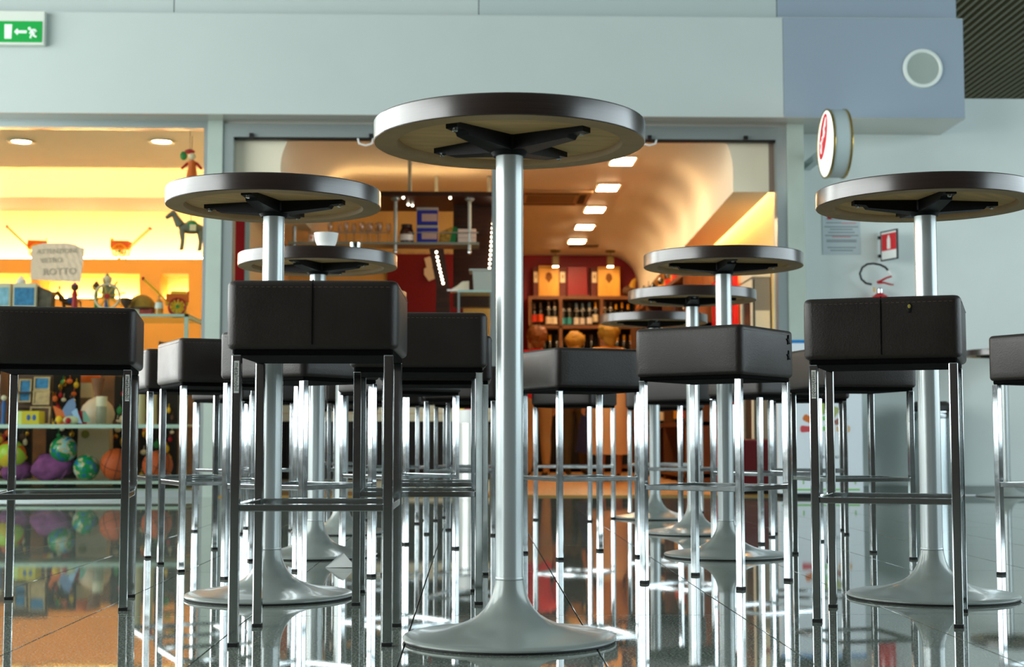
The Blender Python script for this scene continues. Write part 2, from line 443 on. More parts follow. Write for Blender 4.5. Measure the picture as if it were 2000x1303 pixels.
# =================================================================== BAR TABLES
TH, TRIM = 1.131, 0.046
def make_table():
    t = empty('bar_table')
    n = 72
    zt, zb = TH, TH - TRIM
    B().lathe([(.2985, zt - .0005), (.2985, zt), (.0, zt)], seg=n, cap=False).build('tabletop', mat('dark_brown_top', '3b2e29', 0.3, noise=.2, nscale=6, stretch=(1, 8, 1)), t)
    B().lathe([(.2985, zt), (.2996, zt - .0012), (.30, zt - .003), (.30, zb + .002), (.2985, zb)], seg=n, cap=False).build('edge_band', M_RIM, t)
    B().lathe([(.2985, zb), (.250, zb), (.247, zb + .004), (.246, zb + .014)], seg=n, cap=False).build('underside_ring', M_PLYEDGE, t)
    B().lathe([(.246, zb + .014), (0, zb + .014)], seg=n, cap=False).build('underside_panel', M_PLY, t)
    # black cast cross bracket
    zz = zb + .0145
    b = B()
    b.lathe([(.0, zz), (.045, zz), (.045, zz - .028), (.036, zz - .042), (0, zz - .042)], seg=24, cap=False)
    for k in range(4):
        a = math.pi / 4 + k * math.pi / 2
        c, s = math.cos(a), math.sin(a)
        pts = []
        for (u, w, z) in ((.03, .030, 0), (.205, .015, 0), (.205, .015, -.012), (.172, .016, -.014), (.165, .017, -.022), (.03, .030, -.034)):
            pts.append((u, w, zz + z))
        L = [b.bm.verts.new((u * c - w * s, u * s + w * c, z)) for u, w, z in pts]
        Rr = [b.bm.verts.new((u * c + w * s, u * s - w * c, z)) for u, w, z in pts]
        b.bm.faces.new(L); b.bm.faces.new(Rr[::-1])
        for i in range(6):
            j = (i + 1) % 6; b.bm.faces.new([L[i], Rr[i], Rr[j], L[j]])
    br = b.build('cross_bracket', M_CAST, t)
    sc = B().lathe([(0, 0), (.006, 0), (.006, -.006), (.004, -.008), (0, -.008)], seg=10, cap=False).mesh('screw', M_CHROME)
    for k in range(4):
        a = math.pi / 4 + k * math.pi / 2
        link('screw', sc, br, (.192 * math.cos(a), .192 * math.sin(a), zz - .011))
    B().lathe([(.0302, .134), (.0302, zb - .026), (.0, zb - .026)], seg=40, cap=False).build('pole', M_POLE, t)
    B().lathe([(.0306, .1305), (.0312, .1315), (.0312, .1355), (.0306, .1365)], seg=40, cap=False).build('collar', M_POLE, t)
    B().lathe([(.0310, .130), (.0325, .118), (.037, .100), (.044, .083), (.054, .067), (.068, .0535), (.086, .0425), (.108, .0335), (.136, .0262),
               (.165, .0210), (.195, .0170), (.217, .0138), (.2285, .0112), (.2315, .0085), (.2312, .0052), (.2285, .0042)], seg=n, cap=False).build('base', M_BASE, t)
    B().lathe([(0, .0045), (.2285, .0045), (.229, .001), (.226, .0), (0, .0)], seg=n, cap=False).build('rubber_pad', M_RUBBER, t)
    return t
def PC(px, py, back=0.0):
    q = PZ(px, py, 0); return (q.x, q.y + back, 0)
tables = [
    ((.0806, 3.1897, 0), .12, 'tall round bar table, largest in the picture, with no stool under it'),
    ((-.5600, 4.0827, 0), .55, 'tall round bar table just behind the front stool with the centre seam'),
    ((1.2674, 4.0180, 0), .82, 'tall round bar table behind the stool with the torn spot'),
    (PC(602, 1096, .2315), .42, 'tall round bar table with a white coffee cup on it'),
    ((.9476, 5.4604, 0), .80, 'tall round bar table behind the stool with the slit side'),
    ((1.0312, 6.8005, 0), .70, 'tall round bar table, middle one of the row of three'),
    ((1.0154, 8.1270, 0), .75, 'tall round bar table at the shop end of the row of three'),
    (PC(657, 1047, .2315), .3, 'tall round bar table hidden behind the coffee cup table, only base showing'),
    ((X(1965, 11.22, 900), 11.22, 0), .3, 'tall round bar table standing close to the white wall'),
]
t0 = make_table()
for i, (loc, rz, lab) in enumerate(tables):
    t = t0 if i == 0 else copy_tree(t0)
    t.location = loc; t.rotation_euler = (0, 0, rz)
    tag(t, lab, 'table', 'tall round bar tables')

# =================================================================== BAR STOOLS
HL, LW = 0.161, 0.0205
ZS0, ZS1 = 0.617, 0.770
def make_stool():
    t = empty('bar_stool')
    bm = bmesh.new()
    bmesh.ops.create_cube(bm, size=1)
    for v in bm.verts:
        v.co = Vector((v.co.x * .364, v.co.y * .364, ZS0 + .006 + (v.co.z + .5) * (ZS1 - ZS0 - .006)))
    ve = [e for e in bm.edges if abs(e.verts[0].co.z - e.verts[1].co.z) > .05]
    bmesh.ops.bevel(bm, geom=ve, offset=.022, segments=5, affect='EDGES', profile=.5)
    he = [e for e in bm.edges if abs(e.verts[0].co.z - e.verts[1].co.z) < 1e-5 and len(e.link_faces) == 2 and any(abs(f.normal.z) > .9 for f in e.link_faces)]
    bmesh.ops.bevel(bm, geom=he, offset=.012, segments=4, affect='EDGES', profile=.5)
    big = [f for f in bm.faces if f.calc_area() > .02]
    bmesh.ops.subdivide_edges(bm, edges=list(set(e for f in big for e in f.edges if e.calc_length() > .08)), cuts=7, use_grid_fill=True)
    for v in bm.verts:                                     # slight padding bulge
        c = v.co; zc = (c.z - .695) / .075
        f = max(0, 1 - (c.x / .18) ** 2) * max(0, 1 - zc * zc) if abs(c.y) > .175 else 0
        g = max(0, 1 - (c.y / .18) ** 2) * max(0, 1 - zc * zc) if abs(c.x) > .175 else 0
        c.y += math.copysign(.0025 * f, c.y); c.x += math.copysign(.0025 * g, c.x)
        if c.z > .765: c.z += .004 * max(0, 1 - (c.x / .18) ** 2) * max(0, 1 - (c.y / .18) ** 2)
    for f in bm.faces: f.smooth = True
    bmesh.ops.recalc_face_normals(bm, faces=bm.faces)
    me = bpy.data.meshes.new('seat'); bm.to_mesh(me); bm.free(); me.materials.append(M_LEATHER)
    link('seat', me, t)
    B().box(-.170, .170, -.170, .170, ZS0 - .006, ZS0 + .012, bevel=.004).build('seat_board', mat('matt_black_board', '060606', .9, spec=.1), t)
    M_SEAM = mat('seam_thread', '0c0908', .9, spec=.1)
    M_THR = mat('stitch_thread', '5a4a40', .6)
    for s in (-1,):                                          # centre seam on the front face
        b = B()
        b.tube([(0, s * .1835, ZS0 + .016), (0, s * .1852, ZS0 + .045), (0, s * .1856, ZS0 + .08), (0, s * .185, ZS1 - .03), (0, s * .1835, ZS1 - .010), (0, s * .172, ZS1 + .0012)], .0014, 6)
        b.build('seam', M_SEAM, t)
    b = B()
    for k in range(27):
        u = -.156 + k * .012
        for s in (-1, 1):
            b.box(u, u + .007, s * .1822, s * .1834, ZS1 - .0152, ZS1 - .0142)
            b.box(s * .1822, s * .1834, u, u + .007, ZS1 - .0152, ZS1 - .0142)
    st = b.build('stitching', M_THR, t)
    st['kind'] = 'stuff'
    h = LW / 2
    lm = B().box(-h, h, -h, h, .007, ZS0 - .005, bevel=.0022, seg=2).mesh('leg', M_CHROME)
    cm = B().box(-h - .0008, h + .0008, -h - .0008, h + .0008, 0, .0075, bevel=.001).mesh('foot_cap', M_RUBBER)
    for sx, sy in ((-1, -1), (1, -1), (1, 1), (-1, 1)):
        l = link('leg', lm, t, (sx * HL, sy * HL, 0)); link('foot_cap', cm, l)
    bx = B().box(-HL + h, HL - h, -.0075, .0075, .2815, .2965, bevel=.0015, seg=2).mesh('footrest_bar', M_CHROME)
    for k, (x, y) in enumerate(((0, -HL), (HL, 0), (0, HL), (-HL, 0))):
        link('footrest_bar', bx, t, (x, y, 0), k * math.pi / 2)
    return t

def corner(px, py, rot, ix, iy):
    q = PZ(px, py, 0); c, s = math.cos(rot), math.sin(rot)
    ox, oy = ix * HL, iy * HL - .010
    return (q.x - (c * ox - s * oy), q.y - (s * ox + c * oy), rot)
Q = math.pi / 2
D = 'dark leather bar stool '
stools = [  # x, y, rot, label
    (-.3381, 3.2661, -.010, 'dark leather bar stool with a stitched centre seam and an unmarked front'),
    (-1.072, 3.8976, .1655 + 2 * Q, D + 'in front of the toy shop window with the ball shelf'),
    (-.1493, 4.0317, .034 + 2 * Q, D + 'half behind the stool with the unmarked seam front'),
    (1.0277, 3.5775, -.357, D + 'with a centre seam and a small torn spot showing yellow foam'),
    (.7459, 4.4647, .9252 + 2 * Q, D + 'turned cornerwise with two black slits in its side'),
    (-.8743, 5.0679, .4135 + 2 * Q, D + 'before the pale green column, one side pale with glare'),
    (-.5446, 4.6343, .9433 + 2 * Q, D + 'cornerwise directly before the coffee cup table'),
    (.4077, 5.5206, .3749 + 2 * Q, D + 'cornerwise right behind the pole of the largest table'),
    (1.4128, 5.4216, .1832 + 2 * Q, D + 'behind the torn-spot stool, before the white totem'),
    corner(1951.5, 1123, -1.06, -1, -1) [:3] + (D + 'with a centre seam, before the table near the wall',),
    (-1.108, 5.6417, .4031 + 2 * Q, D + 'mostly hidden behind the stool before the toy window'),
    (1.2701, 6.2987, .4866 + 2 * Q, D + 'behind the slit stool, between two tables of the row'),
    (1.5902, 6.8769, -.1921 + 2 * Q, D + 'directly in front of the flower logo on the totem'),
    (-1.0929, 7.0269, .8795 + 2 * Q, D + 'turned cornerwise at the foot of the pale green column'),
    (-.2939, 5.8798, .714 + 2 * Q, D + 'cornerwise in the middle of the crowd before the counter'),
    (-.0095, 6.8712, -.30 + 2 * Q, D + 'in the crowd behind the largest table pole, before the bin'),
    (.562, 8.023, 1.0789 + 2 * Q, D + 'before the shop threshold, in front of the customers'),
]
stools.append((1.07, 7.275, Q / 2 + 2 * Q, D + 'cornerwise beside the middle table of the row'))
stools.append((1.15, 8.68, Q * .66 + 2 * Q, D + 'behind the last table of the row of three'))
stools.append(corner(620.4, 1000.5, 0, -1, -1) + (D + 'nearest the black counter front, beside the pale column',))
stools.append(corner(814, 1023.5, -.10, 1, -1) + (D + 'in the crowd, one place before the black counter stools',))
stools.append(corner(850.8, 1017.6, -.13, -1, -1) + (D + 'nearest the silver bin before the black counter',))
stools.append(corner(945.5, 1107, 0, 1, 1) + (D + 'almost hidden by the stool behind the seam-front stool',))
stools.append(corner(641, 1035, 0, -1, -1) + (D + 'in the crowd right behind the hidden table base',))
s0 = make_stool()
ST = []
for i, (x, y, rz, lab) in enumerate(stools):
    s = s0 if i == 0 else copy_tree(s0)
    s.location = (x, y, 0); s.rotation_euler = (0, 0, rz)
    if i >= 19: s.rotation_euler = (0, 0, rz + 2 * Q)
    tag(s, lab, 'bar stool', 'dark leather bar stools')
    ST.append(s)
# maker's stickers on three stools
M_STK = mat('white_sticker', 'd8dad4', .4)
tm = text_mesh('metalmobil', .0135, .0002); tm.materials.append(M_BLACK)
def sticker(stool, lx, ly, rz):
    h = LW / 2
    st = B().box(-.0052, .0052, -.0006, 0, -.034, .034).build('sticker', M_STK, stool, (lx, ly, ZS0 - .052), rz)
    o = link('lettering', tm, st, (0, -.0008, 0)); o.rotation_euler = (R(90), R(90), 0)
h = LW / 2
sticker(ST[0], -HL + .001, -HL - h, 0)
sticker(ST[3], -HL + .001, -HL - h, 0)
sticker(ST[1], -HL - .001, HL + h, 2 * Q)
# wear: slits in one seat side, torn spot on another
M_SLIT = mat('slit_black', '080807', .8); M_FOAM = mat('yellow_foam', 'a09040', .9)
for z in (.738, .690):
    b = B(); c = (.1862, -.135, z)
    pts = [(0, .018), (.004, .004), (.013, .006), (.004, -.003), (.006, -.012), (0, -.006), (-.010, -.010), (-.004, 0)]
    b.prism([(c[1] + u, c[2] + w) for u, w in pts], 'Y', .1825, .1862)
    b.build('slit', M_SLIT, ST[4])
b = B(); b.ball((.065, -.1850, .742), .007, 10, (.8, .35, 1.8)); b.build('torn_spot', M_SLIT, ST[3])
b = B(); b.ball((.066, -.1872, .745), .0045, 8, (.8, .3, 1.1)); b.build('foam', M_FOAM, ST[3])

# cup, saucer, glass and spoon on the coffee table
tc = tables[3][0]
def on_top(px): return X(px, tc[1] - .10, 470)
cx, cyy = on_top(636), tc[1] - .08
k = empty('coffee_cup', (cx, cyy, TH + .012))
B().lathe([(0, 0), (.026, 0), (.030, .006), (.040, .030), (.044, .052), (.0455, .062), (.043, .062), (.041, .05), (.036, .028), (.026, .008), (0, .006)], seg=32, cap=False).build('cup_body', M_WHITE, k)
B().tube([(-.040, 0, .05), (-.058, 0, .048), (-.064, 0, .034), (-.056, 0, .02), (-.036, 0, .016)], .0045, 8).build('handle', M_WHITE, k)
k.rotation_euler = (0, 0, R(-110))
tag(k, 'white coffee cup on a saucer on the tall table', 'cup')
tag(B().lathe([(0, .002), (.03, .0), (.045, .004), (.07, .011), (.072, .0135), (.045, .008), (.03, .0118), (0, .0118)], seg=40, cap=False).build('saucer', M_WHITE, None, (cx + .005, cyy, TH)), 'white saucer under the coffee cup', 'saucer')
gx = on_top(665)
tag(B().lathe([(0, 0), (.017, 0), (.021, .055), (.0195, .055), (.016, .004), (0, .004)], seg=20, cap=False).build('drinking_glass', glass_thin('cup_plastic', (.93, .95, .94), .25), None, (gx + .045, cyy + .11, TH)), 'small clear plastic tumbler beside the coffee cup', 'glass')
b = B(); b.ball((0, 0, .004), .010, 10, (1.5, .9, .3)); b.tube([(.012, 0, .004), (.05, 0, .005), (.09, 0, .004)], [.002, .0018, .0025], 6)
tag(b.build('teaspoon', M_CHROME, None, (cx + .095, cyy - .03, TH), R(-15)), 'small steel teaspoon lying beside the saucer', 'spoon')
# folded napkin on the floor
q = PZ(668, 1108, 0)
b = B(); V = [b.bm.verts.new(v) for v in ((-.055, -.02, .0), (.05, -.03, .001), (.03, .05, .0), (.005, .01, .045), (-.01, .0, .040))]
for f in ((0, 1, 3, 4), (1, 2, 3), (0, 4, 2), (4, 3, 2), (0, 2, 1)): b.bm.faces.new([V[i] for i in f])
tag(b.build('paper_napkin', mat('napkin_paper', 'dfe3e0', .8), None, (q.x, q.y, .001)), 'crumpled white paper napkin on the floor by the table base', 'napkin')

# =================================================================== SMALL BUILDERS
def thing(name, label, cat, loc, group=None, rz=0.0):
    return tag(empty(name, loc, rz), label, cat, group)
M_WARM = mat('warm_lamp', 'ffe6c0', 0.5, emit=110.0, ecol='ffd6a4')
M_WARMS = mat('warm_strip', 'ffe0b0', 0.5, emit=85.0, ecol='ffd29a')
M_GOLD = mat('gold_trinket', 'c9962f', 0.25, 0.9)
M_YEL = mat('yellow_paint', 'f0c020', 0.5)
M_GRN = mat('green_paint', '1f8a45', 0.5)
M_BLU = mat('blue_paint', '2b5fa8', 0.5)
M_ORG = mat('orange_paint', 'e0681c', 0.5)
M_BRN = mat('brown_paint', '5a3a22', 0.6)
M_CREAM = mat('cream_paint', 'e8dcc0', 0.5)
M_PINK = mat('magenta_cloth', '8a4680', 0.85, bump=.5, bscale=18, noise=.25, nscale=14)
M_SKY = mat('sky_print', '8fc4e0', 0.5, noise=.3, nscale=20)
M_SEA = mat('sea_print', '2f7fb4', 0.5, noise=.4, nscale=24)
M_SAND = mat('sand_print', 'c9a878', 0.5, noise=.25, nscale=24)
M_SHELF = mat('pale_green_shelf', 'b9cfc4', 0.3, 0.2)
M_SGLASS = glass_thin('shelf_glass', (.93, .97, .95), .08)

# =================================================================== GIFT SHOP
# lamps: two recessed downlights, two hidden strips
for px in (42, 316):
    q = PZ(px, 276, 2.95)
    t = thing('downlight', 'round recessed downlight in the toy shop ceiling, %s' % ('nearer the puppet knight' if px > 100 else 'farther from the puppet knight'), 'ceiling light', (q.x, q.y, 2.95), 'downlights in the toy shop ceiling')
    B().lathe([(.075, 0), (.115, -.004), (.118, -.012), (.112, -.014), (.08, -.006), (.075, 0)], seg=28, cap=False).build('ring', M_CREAM, t)
    B().lathe([(0, -.003), (.078, -.003)], seg=24, cap=False).build('lamp', M_WARM, t)
GX0, GX1 = XGL + .1, XL0 - .1
def strip(name, label, x0, x1, y, z, r=.02):
    t = thing(name, label, 'strip light', ((x0 + x1) / 2, y, z))
    L = (x1 - x0) / 2
    B().lathe([(0, -L), (r, -L), (r, L), (0, L)], seg=10, axis='X', cap=False).build('tube', M_WARMS, t)
    B().box(-L, L, -.03, .03, -.006 - r, -r).build('batten', M_CREAM, t)
strip('cove_tube_light', 'long warm tube light on the ceiling edge of the toy shop', GX0, GX1, 13.3, 3.12, .022)
ZCT = Z(505, 15.9, 200)
strip('cabinet_tube_light', 'long warm tube light on top of the amber wall cabinets', GX0, GX1, 16.15, ZCT + .028, .02)
B_ = B().box(XGL, XL0 - .02, 13.1, 13.42, 2.95, 3.05)
struct(B_.build('trim_8', MATS['shop_ceiling_paint']))
# amber wall cabinets with open lit niches
cab = thing('wall_cabinet', 'amber wall cabinet with pale open niches along the back of the toy shop', 'cabinet', ((XGL + XL0) / 2, 16.1, 0))
L = (XL0 - .03 - XGL) / 2
zn1, zn0 = Z(534, 15.9, 200), Z(582, 15.9, 200)
B().box(-L, L, -.2, .28, zn1, ZCT).build('upper_front', M_AMBER, cab)
B().box(-L, L, -.2, .28, 1.32, zn0).build('middle_front', M_AMBER, cab)
B().box(-L, L, -.2, .28, 0.005, 1.32).build('lower_body', mat('shop_dark_base', '4a3826', .7, noise=.5, nscale=5), cab)
B().box(-L, L, .2, .28, zn0, zn1).build('niche_back', mat('niche_yellow', 'fbe9a0', .6), cab)
ox = -(XGL + XL0) / 2
for a, c in ((-700, -560), (-420, -360), (-180, -120), (58, 72), (270, 310), (366, 400)):
    B().box(X(a, 15.9) + ox, X(c, 15.9) + ox, -.2, .2, zn0, zn1).build('divider', M_AMBER, cab)
strip('niche_light', 'warm tube light inside the pale niches of the amber cabinet', GX0, GX1, 16.2, zn0 + .020, .012)

# display unit by the window
YS0, YS1 = 11.62, 12.42
zt_, zm_, zl_ = Z(613, YS0, 250), Z(829, YS0, 150), Z(940, YS0, 150)
XU = X(366, YS0, 700)
un = thing('display_shelf', 'pale green metal display unit with glass shelves full of toys and balls', 'shelf unit', (XU - 2.0, YS0, 0))
for z, th in ((zt_, .022), (zm_, .030), (zl_, .022), (.05, .03)):
    B().box(-2.4, 2.0, 0, .02, z - th, z).build('shelf_edge', M_SHELF, un)
    B().box(-2.4, 2.0, .02, YS1 - YS0, z - .012, z).build('shelf', M_SGLASS if z > 1 else M_SHELF, un)
for x in (-2.4, -.2 - .6, 1.97):
    for y in (0, YS1 - YS0 - .03):
        if x < 0 and y == 0: continue
        B().box(x, x + .03, y, y + .03, 0, zt_).build('post', M_SHELF, un)
B().box(1.97, 2.0, .03, YS1 - YS0 - .03, zt_ - .03, zt_).build('side_rail', M_SHELF, un)
B().box(1.97, 2.0, .03, YS1 - YS0 - .03, zl_ - .02, zl_).build('side_rail', M_SHELF, un)
YM = (YS0 + YS1) / 2
YM = 11.82
def sx(px, Y=YM): return X(px, Y, 700)
def pm(px, Y=YM): return px * Y / F_PX            # pixel length in metres at that depth

# --- low shelf: balls and bags
def ball(name, label, px, py, rp, Y, mats, bands, z=None):
    r = pm(rp, Y); p = P(px, py, Y)
    zz = (z + r) if z is not None else p.z
    t = thing(name, label, 'ball', (p.x, Y, zz))
    return t, r
def sphere_mat(name, cols, scale):
    m = bpy.data.materials.new(name); m.use_nodes = True; nt = m.node_tree; b = nt.nodes['Principled BSDF']
    tc = nt.nodes.new('ShaderNodeTexCoord'); n = nt.nodes.new('ShaderNodeTexNoise'); n.inputs['Scale'].default_value = scale
    n.inputs['Detail'].default_value = 3
    nt.links.new(tc.outputs['Object'], n.inputs['Vector']); cr = nt.nodes.new('ShaderNodeValToRGB')
    cr.color_ramp.interpolation = 'CONSTANT'
    e = cr.color_ramp.elements
    e[0].position = 0; e[0].color = lin(cols[0][1]); e[1].position = cols[1][0]; e[1].color = lin(cols[1][1])
    for p_, c_ in cols[2:]:
        k = e.new(p_); k.color = lin(c_)
    nt.links.new(n.outputs[0], cr.inputs[0]); nt.links.new(cr.outputs[0], b.inputs['Base Color'])
    b.inputs['Roughness'].default_value = .15
    return m
M_GLOBE = sphere_mat('globe_print', [(0, '1d6fa0'), (.40, '0d8a4c'), (.53, 'c9b08a'), (.60, '9cc8c8'), (.68, '2f7fc0')], 11)
M_BBALL = mat('orange_rubber', 'c2511a', .55, bump=.3, bscale=220)
for lab, px, py, rp, Y, z in (('shiny globe patterned ball resting on the purple bag', 124, 878, 26, 11.80, None), ('shiny globe patterned ball lying on the low shelf', 169, 909, 25, 11.78, zl_)):
    t, r = ball('globe_ball', lab, px, py, rp, Y, None, None, z)
    t['group'] = 'globe balls on the low shelf'
    B().ball((0, 0, 0), r, 24).build('ball_skin', M_GLOBE, t).rotation_euler = (.3, .6 * rp, px)
    B().lathe([(0, 0), (.006, 0), (.006, .004), (0, .004)], seg=8, cap=False).build('valve', M_CREAM, t, (0, 0, r - .002))
for lab, px, py, rp, rr in (('orange basketball on the low shelf beside the globe ball', 228, 904, 31, .3), ('orange basketball on the low shelf by the corner post', 308, 901, 29, 1.0)):
    t, r = ball('basketball', lab, px, py, rp, 11.80, None, None, zl_)
    t['group'] = 'basketballs on the low shelf'; t.rotation_euler = (.4, .2, rr)
    B().ball((0, 0, 0), r, 24).build('ball_skin', M_BBALL, t)
    for k in range(2):
        b = B(); b.tube([(r * 1.001 * math.cos(a) * (1 if k else 0), r * 1.001 * (math.sin(a) if k else math.cos(a)), r * 1.001 * (0 if k else math.sin(a))) for a in [2 * math.pi * i / 32 for i in range(32)]], .0025, 5, True); b.build('seam', M_BLACK, t)
    for s in (-1, 1):
        pts = []
        for i in range(32):
            a = 2 * math.pi * i / 32; v = Vector((s * .62, .8 * math.cos(a), .8 * math.sin(a))) + Vector((s * .16 * math.cos(2 * a), 0, 0)); pts.append(v.normalized() * r * 1.001)
        B().tube(pts, .0025, 5, True).build('seam', M_BLACK, t)
t, r = ball('beach_ball', 'orange and lime beach ball on the low shelf', 22, 888, 28, 11.80, None, None, None)
for k in range(6):
    b = B(); b.ball((0, 0, 0), r, 24)
    dl = [f for f in b.bm.faces if not (k * math.pi / 3 <= (math.atan2(f.calc_center_median().y, f.calc_center_median().x) % (2 * math.pi)) < (k + 1) * math.pi / 3)]
    bmesh.ops.delete(b.bm, geom=dl, context='FACES')
    b.build('panel', (M_ORG, mat('lime_vinyl', 'b4d43a', .3), M_ORG, MATS['lime_vinyl'], mat('yellow_vinyl', 'e8c83a', .3), MATS['lime_vinyl'])[k], t)
t.rotation_euler = (.9, .5, .4)
def bag(px0, px1, py0, py1, Y, lab, seed):
    rnd = random.Random(seed); w = pm(px1 - px0, Y) / 2; hh = pm(py1 - py0, Y) / 2
    bm = bmesh.new(); bmesh.ops.create_icosphere(bm, subdivisions=3, radius=1)
    for v in bm.verts:
        n = v.co.copy(); k = 1 + .10 * math.sin(5 * n.x + seed) * math.sin(4 * n.z + 2 * seed) + .06 * math.sin(9 * n.y + 7 * n.x)
        v.co = Vector((n.x * w * k, n.y * .13 * k, max(-hh, (n.z * hh * (1 - .25 * n.x)) * k)))
    for f in bm.faces: f.smooth = True
    me = bpy.data.meshes.new('cloth'); bm.to_mesh(me); bm.free(); me.materials.append(M_PINK)
    t = thing('drawstring_bag', lab, 'bag', (X((px0 + px1) / 2, Y, 900), Y, zl_ + hh), 'purple cloth bags on the low shelf')
    link('cloth', me, t)
    B().tube([(w * .8, -.10, -.02), (w * .7, -.14, -hh * .6), (w * .5, -.16, -hh - .02), (w * .35, -.17, -hh - .05)], .003, 5).build('cord', M_PINK, t)
bag(64, 146, 886, 938, 11.84, 'large purple cloth bag under the globe ball', 3)
bag(4, 64, 897, 938, 11.86, 'small purple cloth bag under the beach ball', 5)
p = P(186, 858, 12.58)
t = thing('shopping_bag', 'beige paper bag with an olive dot behind the balls', 'bag', (p.x, 12.58, .004))
pw = pm(32, 12.4)
B().prism([(-pw, 0), (pw, 0), (pw * .92, .60), (-pw * .92, .60)], 'Y', -.06, .06).build('bag_body', mat('beige_paper', 'c9b79c', .8), t)
B().lathe([(0, -.064), (.035, -.064), (.035, -.058)], seg=20, axis='Y', cap=False).build('dot', mat('olive_ink', '7d7a2c', .7), t, (-.07, 0, .48))
B().box(-.9, 2.0, 0, .3, .002, .10).build('floor_box', M_BRN, None, (XU - 2.0, 13.15, .004)).name = 'storage_box'
tag(bpy.data.objects['storage_box'], 'low dark brown box on the toy shop floor behind the shelf', 'box')
# dark stand behind the middle shelf with hanging gold trinkets
def trinket_stand(px0, px1, py0, py1, Y, lab, seed, n):
    rnd = random.Random(seed); p0, p1 = P(px0, py0, Y), P(px1, py1, Y)
    t = thing('trinket_stand', lab, 'display stand', ((p0.x + p1.x) / 2, Y, 0), 'dark trinket stands')
    w = (p1.x - p0.x) / 2
    B().box(-w, w, 0, .03, .01, p0.z).build('back_board', mat('dark_felt', '1c1712', .9), t)
    B().box(-w, w, -.12, .12, 0.004, .03).build('foot', M_BLACK, t)
    for i in range(n):
        x = rnd.uniform(-w * .9, w * .9); z = rnd.uniform(max(p1.z, .1), p0.z - .05)
        c = rnd.choice([M_GOLD, M_GOLD, M_YEL, M_GRN, M_BRN, M_CREAM, M_ORG, M_RED])
        g = B(); g.tube([(0, 0, .05), (0, -.01, .02)], .003, 5); g.ball((0, -.015, -.005), rnd.uniform(.014, .03), 8, (1, .4, rnd.uniform(.8, 1.6))); g.build('trinket', c, t, (x, -.005, z))
trinket_stand(93, 152, 728, 930, 12.62, 'dark felt stand hung with gold trinkets behind the ornaments', 1, 34)
trinket_stand(-20, 60, 830, 930, 12.6, 'low dark felt stand hung with trinkets behind the beach ball', 2, 22)
trinket_stand(224, 264, 735, 930, 12.76, 'dark felt stand hung with trinkets behind the basketball', 6, 26)
trinket_stand(272, 345, 760, 930, 12.7, 'dark felt stand hung with trinkets by the corner post', 8, 24)
# middle shelf goods
def framed(px0, px1, py0, py1, Y, lab, m, grp=None, tilt=-.15, base=None):
    p0, p1 = P(px0, py0, Y), P(px1, py1, Y); w = (p1.x - p0.x) / 2; hh = p0.z - p1.z
    t = thing('picture_frame', lab, 'picture', ((p0.x + p1.x) / 2, Y, p1.z if base is None else base), grp); t.rotation_euler = (tilt, 0, 0)
    B().box(-w, w, 0, .012, 0, hh).build('picture', m, t)
    f = .012
    for (a, b_, c, d) in ((-w, w, 0, f), (-w, w, hh - f, hh), (-w, -w + f, f, hh - f), (w - f, w, f, hh - f)):
        B().box(a, b_, -.008, .014, c, d).build('frame_bar', M_SAND, t)
t = thing('easel_board', 'dark upright board carrying the small framed views', 'display stand', (X(66, 12.24, 780), 12.245, zm_))
B().box(-.15, .15, 0, .015, 0, .47).build('board', M_BRN, t); B().box(-.15, .15, -.06, .08, 0, .008).build('foot', M_BLACK, t)
for z in (.155, .28): B().box(-.15, .15, -.11, 0, z - .012, z - .004).build('ledge', M_BRN, t)
framed(66, 97, 736, 762, 12.15, 'small framed seaside view, upper of two stacked by the dark stand', M_SEA)
framed(64, 96, 762, 791, 12.1, 'small framed ruin view, lower of two stacked by the dark stand', M_SAND)
framed(36, 60, 740, 786, 12.2, 'tall framed seaside view beside the two stacked frames', M_SEA)
framed(58, 97, 790, 826, 12.0, 'dark framed print leaning behind the yellow box', M_BRN, base=zm_)
p0, p1 = P(34, 800, 11.78), P(82, 826, 11.78)
t = thing('gift_box', 'yellow printed gift box on the middle shelf', 'box', ((p0.x + p1.x) / 2, 11.78, zm_))
w = (p1.x - p0.x) / 2
B().box(-w, w, -.08, .08, 0, .107, bevel=.003).build('carton', mat('yellow_carton', 'd9c21e', .5), t)
B().box(-w - .001, -w * .4, -.081, .081, .001, .106).build('pale_end', mat('lime_carton', 'd8e68a', .5), t)
for k in (.15, .6): B().ball((w * k, -.081, .055), .02, 10, (.8, .1, 1.2)).build('printed_dot', M_BLU, t)
# butterfly ornament
p = P(140, 826, 11.72)
t = thing('butterfly_ornament', 'blue winged butterfly ornament on a small stone base', 'ornament', (p.x, 11.72, zm_))
B().ball((0, 0, .035), .07, 12, (1, .5, .5)).build('stone', mat('stone_paint', 'c8c8a0', .8), t)
def wing(b, pts): b.prism(pts, 'Y', -.004, .004)
b = B(); wing(b, [(-.05, .06), (-.075, .12), (-.03, .19), (.01, .21), (.03, .16), (.02, .08)]); b.build('wing', mat('slate_blue_wing', '6f86b0', .4), t)
b = B(); wing(b, [(.0, .10), (.04, .13), (.055, .08), (.085, .01), (.04, .015)]); b.build('wing', mat('pale_blue_wing', '9fc0e6', .4), t, (0, -.01, 0))
B().ball((-.02, -.03, .03), .025, 10).build('flower', M_RED, t)
p = P(116, 826, 11.75)
t = thing('shell_ornament', 'orange shell ornament on the middle shelf', 'ornament', (p.x, 11.75, zm_))
b = B(); wing(b, [(-.02, 0), (.04, 0), (.06, .07), (.03, .11), (-.03, .14), (-.055, .15), (-.03, .08)]); b.build('shell', M_ORG, t)
B().ball((.0, -.01, .04), .03, 10, (1, .6, 1)).build('base_shell', M_YEL, t)
p = P(163, 826, 11.74)
t = thing('fish_ornament', 'red and green fish ornament leaning beside the butterfly', 'ornament', (p.x, 11.74, zm_))
